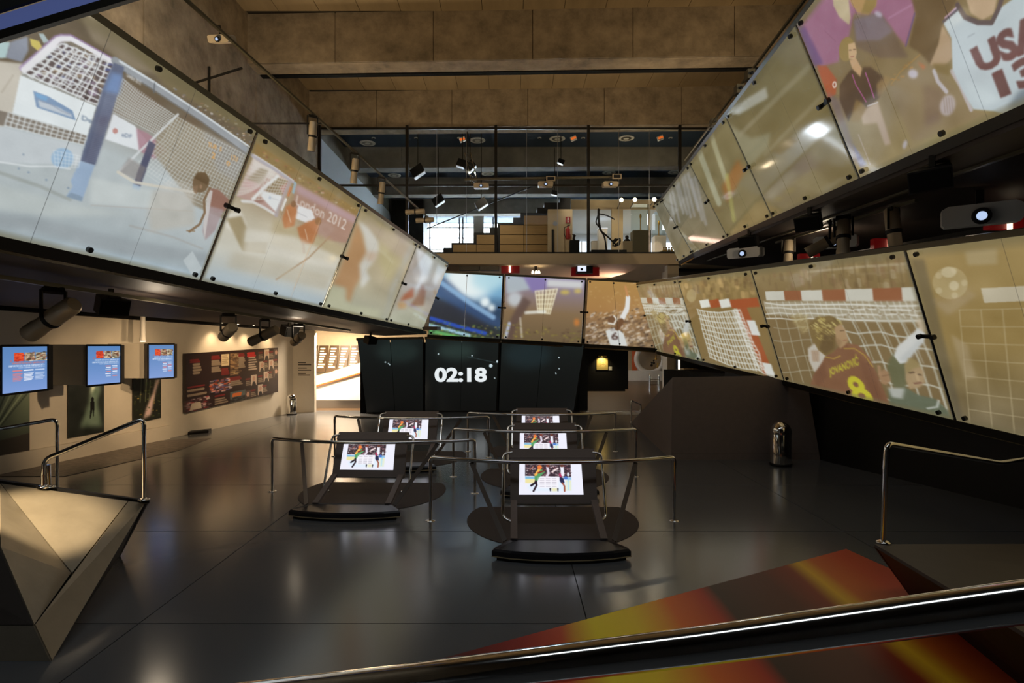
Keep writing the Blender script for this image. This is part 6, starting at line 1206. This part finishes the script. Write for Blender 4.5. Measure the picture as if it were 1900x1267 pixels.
MB().box((p.x-.20, 23.4, 6.06), (p.x+.20, 23.8, p.z)).build('pedestal', 'black', st2); MB().tube([p+Vector((.0, .1, 0)), p+Vector((-.02, .1, .12)), p+Vector((.02, .1, .22)), p+Vector((-.03, .1, .26))], [.07, .05, .06, .03], 8).build('figure', 'bronze', st2); MB().tube([p+Vector((0, .1, .2)), p+Vector((-.08, .1, .27))], .015, 6).build('arm', 'bronze', st2)
bu = empty('bust', P(1165, 470, 24.0)); tag(bu, 'dark bust on a cream pedestal left of the olive showcase plinth', 'sculpture'); p = P(1165, 448, 24)
MB().box((p.x-.22, 23.9, 6.06), (p.x+.22, 24.3, p.z)).build('pedestal', 'tan_wall', bu); MB().lathe([(.13, 0), (.14, .08), (.06, .16), (.08, .20), (.07, .27), (.02, .30)], p+Vector((0, .2, 0)), n=12).build('head', 'bronze', bu)
def showcase(label, x0, x1, yb, Y, gm):
    r = empty('trophy_showcase', P((x0+x1)/2, 470, Y)); tag(r, label, 'showcase', 'trophy showcases'); X0, X1 = P(x0, 0, Y).x, P(x1, 0, Y).x; z = P(0, yb, Y).z; cx = (X0+X1)/2
    MB().box((X0, Y, 6.06), (X1, Y+.6, z)).build('plinth', gm, r); MB().box((X0+.02, Y+.02, z), (X1-.02, Y+.58, z+1.1)).build('glass_cover', 'glass_case', r)
    MB().box((cx-.16, Y+.2, z), (cx+.16, Y+.4, z+.05)).build('trophy_base', 'gold', r); MB().lathe([(.025, .05), (.025, .55), (.05, .60), (.04, .72), (.01, .76)], (cx, Y+.3, z), n=10).build('trophy', 'gold', r)
showcase('olive showcase plinth holding a slim golden trophy on the mezzanine', 1175, 1208, 427, 23.8, 'plinth'); showcase('second showcase with a golden trophy farther behind the right lamp', 1215, 1236, 437, 26.0, 'white')
ex = empty('small_display', P(1240, 470, 23.2)); tag(ex, 'low display with small golden pieces at the right end of the mezzanine', 'display'); p = P(1240, 466, 23.2); MB().box((p.x-.35, 23.1, 6.06), (p.x+.35, 23.5, p.z)).build('base', 'plinth', ex)
for k in range(4): MB().lathe([(.03, 0), (.06, .06), (.02, .12), (.05, .18)], (p.x-.16+k*.11, 23.3, p.z), n=8).build('ornament', 'gold', ex)
bw = MB().box((-7.9, 23.6, 6.06), (-6.9, 25.2, 8.7)).build('storage_crate', 'tan_wall'); tag(bw, 'large cream crate on the mezzanine against the left wall', 'crate')
for lab, y0, y1 in [('printed text panel on the left mezzanine wall nearest the glass', 25.6, 27.6), ('farther printed text panel on the left mezzanine wall', 33.0, 35.5)]:
    cv = Canvas([(0, 0), (1, 0), (1, 1), (0, 1)], 60, 90, (150, 154, 158))
    for k in range(14): cv.line([(.12, .12+.06*k), (.5+.35*((k*5) % 4)/4, .12+.06*k)], (70, 72, 76), .02)
    tag(picture('wall_print', [Vector((-7.93, y0, 9.7)), Vector((-7.93, y1, 9.7)), Vector((-7.93, y1, 7.2)), Vector((-7.93, y0, 7.2))], cv, 'print', None, .01, 2), lab, 'panel')
# hung under the slab edge
def slab_box(name, label, x0, x1, y0, y1, m, Y=22.5, cat='box'):
    r = empty(name, P((x0+x1)/2, y1, Y)); tag(r, label, cat); MB().box((P(x0, 0, Y).x, Y, P(0, y1, Y).z), (P(x1, 0, Y).x, Y+.35, 5.64)).build('case', m, r); return r
r = slab_box('ceiling_duct', 'grey duct box under the mezzanine slab above the stadium screen', 852, 889, 486, 501, 'concrete_grey'); MB().box((P(890, 0, 22.5).x, 22.5, P(0, 501, 22.5).z), (P(926, 0, 22.5).x, 22.85, 5.64)).build('case', 'concrete_grey', r)
r = slab_box('red_light_box', 'red box with a lit tube under the slab above the hoop screen', 930, 964, 489, 506, 'redlamp', cat='light box'); p = P(946, 497, 22.45); MB().box((p.x-.04, 22.42, p.z-.18), (p.x+.04, 22.46, p.z+.14)).build('tube', 'tube', r)
r = slab_box('hanging_monitor', 'small cube monitor with a lit face under the mezzanine slab', 1070, 1100, 487, 507, 'black', cat='monitor'); p0, p1 = P(1072, 503, 22.44), P(1088, 491, 22.44); MB().box((p0.x, 22.46, p0.z), (p1.x, 22.49, p1.z)).build('display', mat('lit_face', (.8, .85, 1), .4, emit=(.75, .82, 1.0), estr=1.0), r); MB().box((P(1077, 0, 22.45).x, 22.44, p0.z+.03), (P(1082, 0, 22.45).x, 22.46, p0.z+.12)).build('picture_mark', 'black', r); MB().box((P(1060, 0, 22.9).x, 22.9, P(0, 512, 22.9).z), (P(1112, 0, 22.9).x, 23.0, 5.64)).build('back_board', 'redlamp', r)
cl = empty('ceiling_spot_cluster', P(995, 488, 22.6)); tag(cl, 'three-headed lamp fixed under the mezzanine slab', 'lamp'); p = P(994, 486, 22.6); p.z = 5.60; MB().lathe([(.06, -.10), (.06, .04)], p, n=12).build('rose', 'bronze', cl)
for k, dx in enumerate((-.12, .02, .12)): e = p+Vector((dx, -.05, -.20)); MB().tube([p+Vector((0, 0, -.08)), e], .02, 6).build('arm', 'bronze', cl); MB().lathe([(.05, -.05), (.045, .03), (.02, .06)], e, n=10).build('bulb', 'lens_warm', cl)

# ------------------------------------------------------------------ PASSAGE ON THE LEFT, ANNEX ON THE RIGHT
cs = empty('exhibit_counter', P(620, 755, 22.4)); cs.location.z = 0; ORG[cs] = Vector(cs.location); tag(cs, 'brightly lit slanted exhibit counter in the left passage', 'counter')
Yc = 22.3; f0, f1, f2, f3 = P(560, 725, Yc), P(700, 684, Yc), Vector((P(700, 0, Yc).x, Yc, .33)), Vector((P(560, 0, Yc).x, Yc, .33))
MB().prism([f0, f1, f2, f3], (0, .9, 0)).build('front_panel', 'white', cs); MB().prism([f3+Vector((0, .06, 0)), f2+Vector((0, .06, 0)), Vector((f2.x, Yc+.06, 0)), Vector((f3.x, Yc+.06, 0))], (0, .8, 0)).build('kick_panel', 'steel_sat', cs)
MB().bar(f0+Vector((0, -.02, .02)), f1+Vector((0, -.02, .02)), .06, .05).build('edge_strip', 'orange', cs)
MB().prism([f0+Vector((0, 0, .04)), f1+Vector((0, 0, .04)), f1+Vector((0, 1.3, .45)), f0+Vector((0, 1.3, .45))], (0, 0, .04)).build('display_top', 'tan_wall', cs)
for k in range(9):
    a = (f0+Vector((0, .25, .14))).lerp(f1+Vector((0, .25, .14)), (k+.5)/9.5); MB().prism([a, a+Vector((.22, 0, .064)), a+Vector((.26, .5, .20)), a+Vector((.04, .5, .14))], (0, 0, .02)).build('label_plate', 'black' if k % 2 else 'steel_sat', cs)
for k in range(6):
    x0, x1 = 566+k*19.5, 566+k*19.5+17.5; cv = Canvas([(0, 0), (1, 0), (1, 1), (0, 1)], 50, 90, (60, 46, 30))
    for j in range(8): cv.line([(.2, .12+.1*j), (.55+.35*((j*3+k) % 4)/4, .12+.1*j)], (250, 240, 220), .055)
    q = [P(x0+7, 641, 24.3), P(x1+7, 641, 24.3), P(x1, 690, 23.5), P(x0, 690, 23.5)]
    tag(picture('text_board', q, cv, 'print', None, .04, 1.6), ['leftmost', 'second', 'third', 'fourth', 'fifth', 'rightmost'][k]+' leaning text board in the bright passage', 'board', 'leaning text boards')
cab = empty('black_cabinet', P(1120, 725, 22.0)); tag(cab, 'black hanging cabinet wall with a small lit picture, right of the timer wall', 'cabinet')
MB().box((P(1078, 0, 22).x, 22.0, .70), (P(1160, 0, 22).x, 22.6, 2.75)).build('body', 'black', cab); MB().box((P(1160, 0, 22).x, 22.0, .78), (P(1165.5, 0, 22).x, 22.5, 2.75)).build('end_panel', 'black', cab); MB().box((P(1072, 0, 21.8).x, 21.7, 0), (P(1090, 0, 21.8).x, 22.1, 2.75)).build('post', 'black', cab)
cv = Canvas([(0, 0), (1, 0), (1, 1), (0, 1)], 40, 40, (196, 176, 110)); cv.speck([(.25, .25), (.75, .25), (.75, .75), (.25, .75)], [(150, 130, 80), (226, 206, 150)], 60, .05, .7)
pc = picture('framed_picture', [P(1107, 664, 21.96), P(1128, 664, 21.96), P(1128, 686, 21.96), P(1107, 686, 21.96)], cv, 'print', None, .03, 1.5); tag(pc, 'small gold-toned framed picture lit on the black cabinet', 'picture')
p = P(1117.5, 661, 21.8); pl_ = empty('picture_lamp', p); tag(pl_, 'little picture lamp above the gold-toned picture', 'lamp'); MB().bar(p+Vector((-.16, 0, 0)), p+Vector((.16, 0, 0)), .05, .04).build('shade', 'gold', pl_); MB().bar(p+Vector((0, 0, 0)), p+Vector((0, .2, .03)), .02, .02).build('arm', 'gold', pl_)
spot_light('picture_lamp_beam', p+Vector((0, -.06, -.03)), P(1117, 676, 21.96), 18, (1, .8, .4), 110, .8, .03)
lb = MB().box((P(1129.5, 0, 21.98).x, 21.97, P(0, 687, 21.98).z), (P(1135.5, 0, 21.98).x, 21.99, P(0, 680, 21.98).z)).build('caption_card', 'white'); tag(lb, 'tiny white caption card beside the gold-toned picture', 'card')
gr_ = empty('floor_grate', P(1135, 768, 20.8)); gr_.location.z = 0; ORG[gr_] = Vector(gr_.location); tag(gr_, 'slatted metal floor grate in the right back passage', 'grate')
for k in range(26):
    x = P(1085, 0, 20.8).x+k*.075; MB().prism([(x, 20.3, .003), (x+.035, 20.3, .003), (x-.10, 21.2, .003), (x-.135, 21.2, .003)], (0, 0, .008)).build('slat', 'edge_trim', gr_)
ac = empty('annex_counter', (8.8, 39.6, 0)); tag(ac, 'white counter with a large ring display in the far annex', 'counter')
MB().box((P(1166, 0, 39.5).x, 39.5, 0), (P(1232, 0, 39.5).x, 40.3, .70)).build('body', 'white', ac); c = P(1206, 666, 39.7); MB().tube([c+Vector((.95*math.cos(t), 0, .95*math.sin(t))) for t in np.linspace(0, 6.283, 41)], .17, 10, False).build('ring', 'white', ac)
MB().box((P(1173, 0, 40).x, 40.0, .7), (P(1183, 0, 40).x, 40.1, 2.2)).build('orange_panel', 'orange', ac)
for k, (x, y) in enumerate([(1213, 676), (1217, 668), (1209, 680), (1220, 682)]): MB().lathe([(.05, 0), (.10, .1), (.03, .2), (.08, .32)], P(x, y, 39.7), n=8).build('exhibit', 'gold' if k % 2 else 'bronze', ac)
tg = empty('chrome_barrier', (P(1213, 0, 31.5).x, 31.5, 0)); tag(tg, 'chrome tube barrier standing in the far annex', 'barrier'); x = P(1213, 0, 31.5).x
for dx in (-.25, .25): MB().tube(fillet([(x+dx, 31.3, 0), (x+dx, 31.3, .85), (x+dx+.1, 31.9, .85), (x+dx+.1, 31.9, 0)], .1), .03, 8).build('hoop', 'chrome', tg)
for z in (.3, .6): MB().tube([(x-.25, 31.3, z), (x+.25, 31.3, z)], .022, 8).build('cross_bar', 'chrome', tg)
tu = empty('light_tube', P(1260, 703, 22.2)); tag(tu, 'upright glowing tube with a red foot behind the wedge block', 'lamp'); p = P(1260, 703, 22.2); MB().tube([p+Vector((0, 0, .12)), p+Vector((0, 0, .85))], .035, 10).build('tube', 'tube', tu); MB().tube([Vector((p.x, p.y, 0)), p+Vector((0, 0, .12))], .037, 10).build('foot', 'red', tu)
ct = empty('crate', (P(1280, 0, 22.4).x, 22.4, 0)); tag(ct, 'pale wooden crate pair beside the glowing tube', 'crate')
for x0, x1 in ((1267, 1283), (1284, 1294)): MB().box((P(x0, 0, 22.4).x, 22.3, 0), (P(x1, 0, 22.4).x, 22.8, P(0, 684, 22.4).z)).build('box', 'wood', ct)
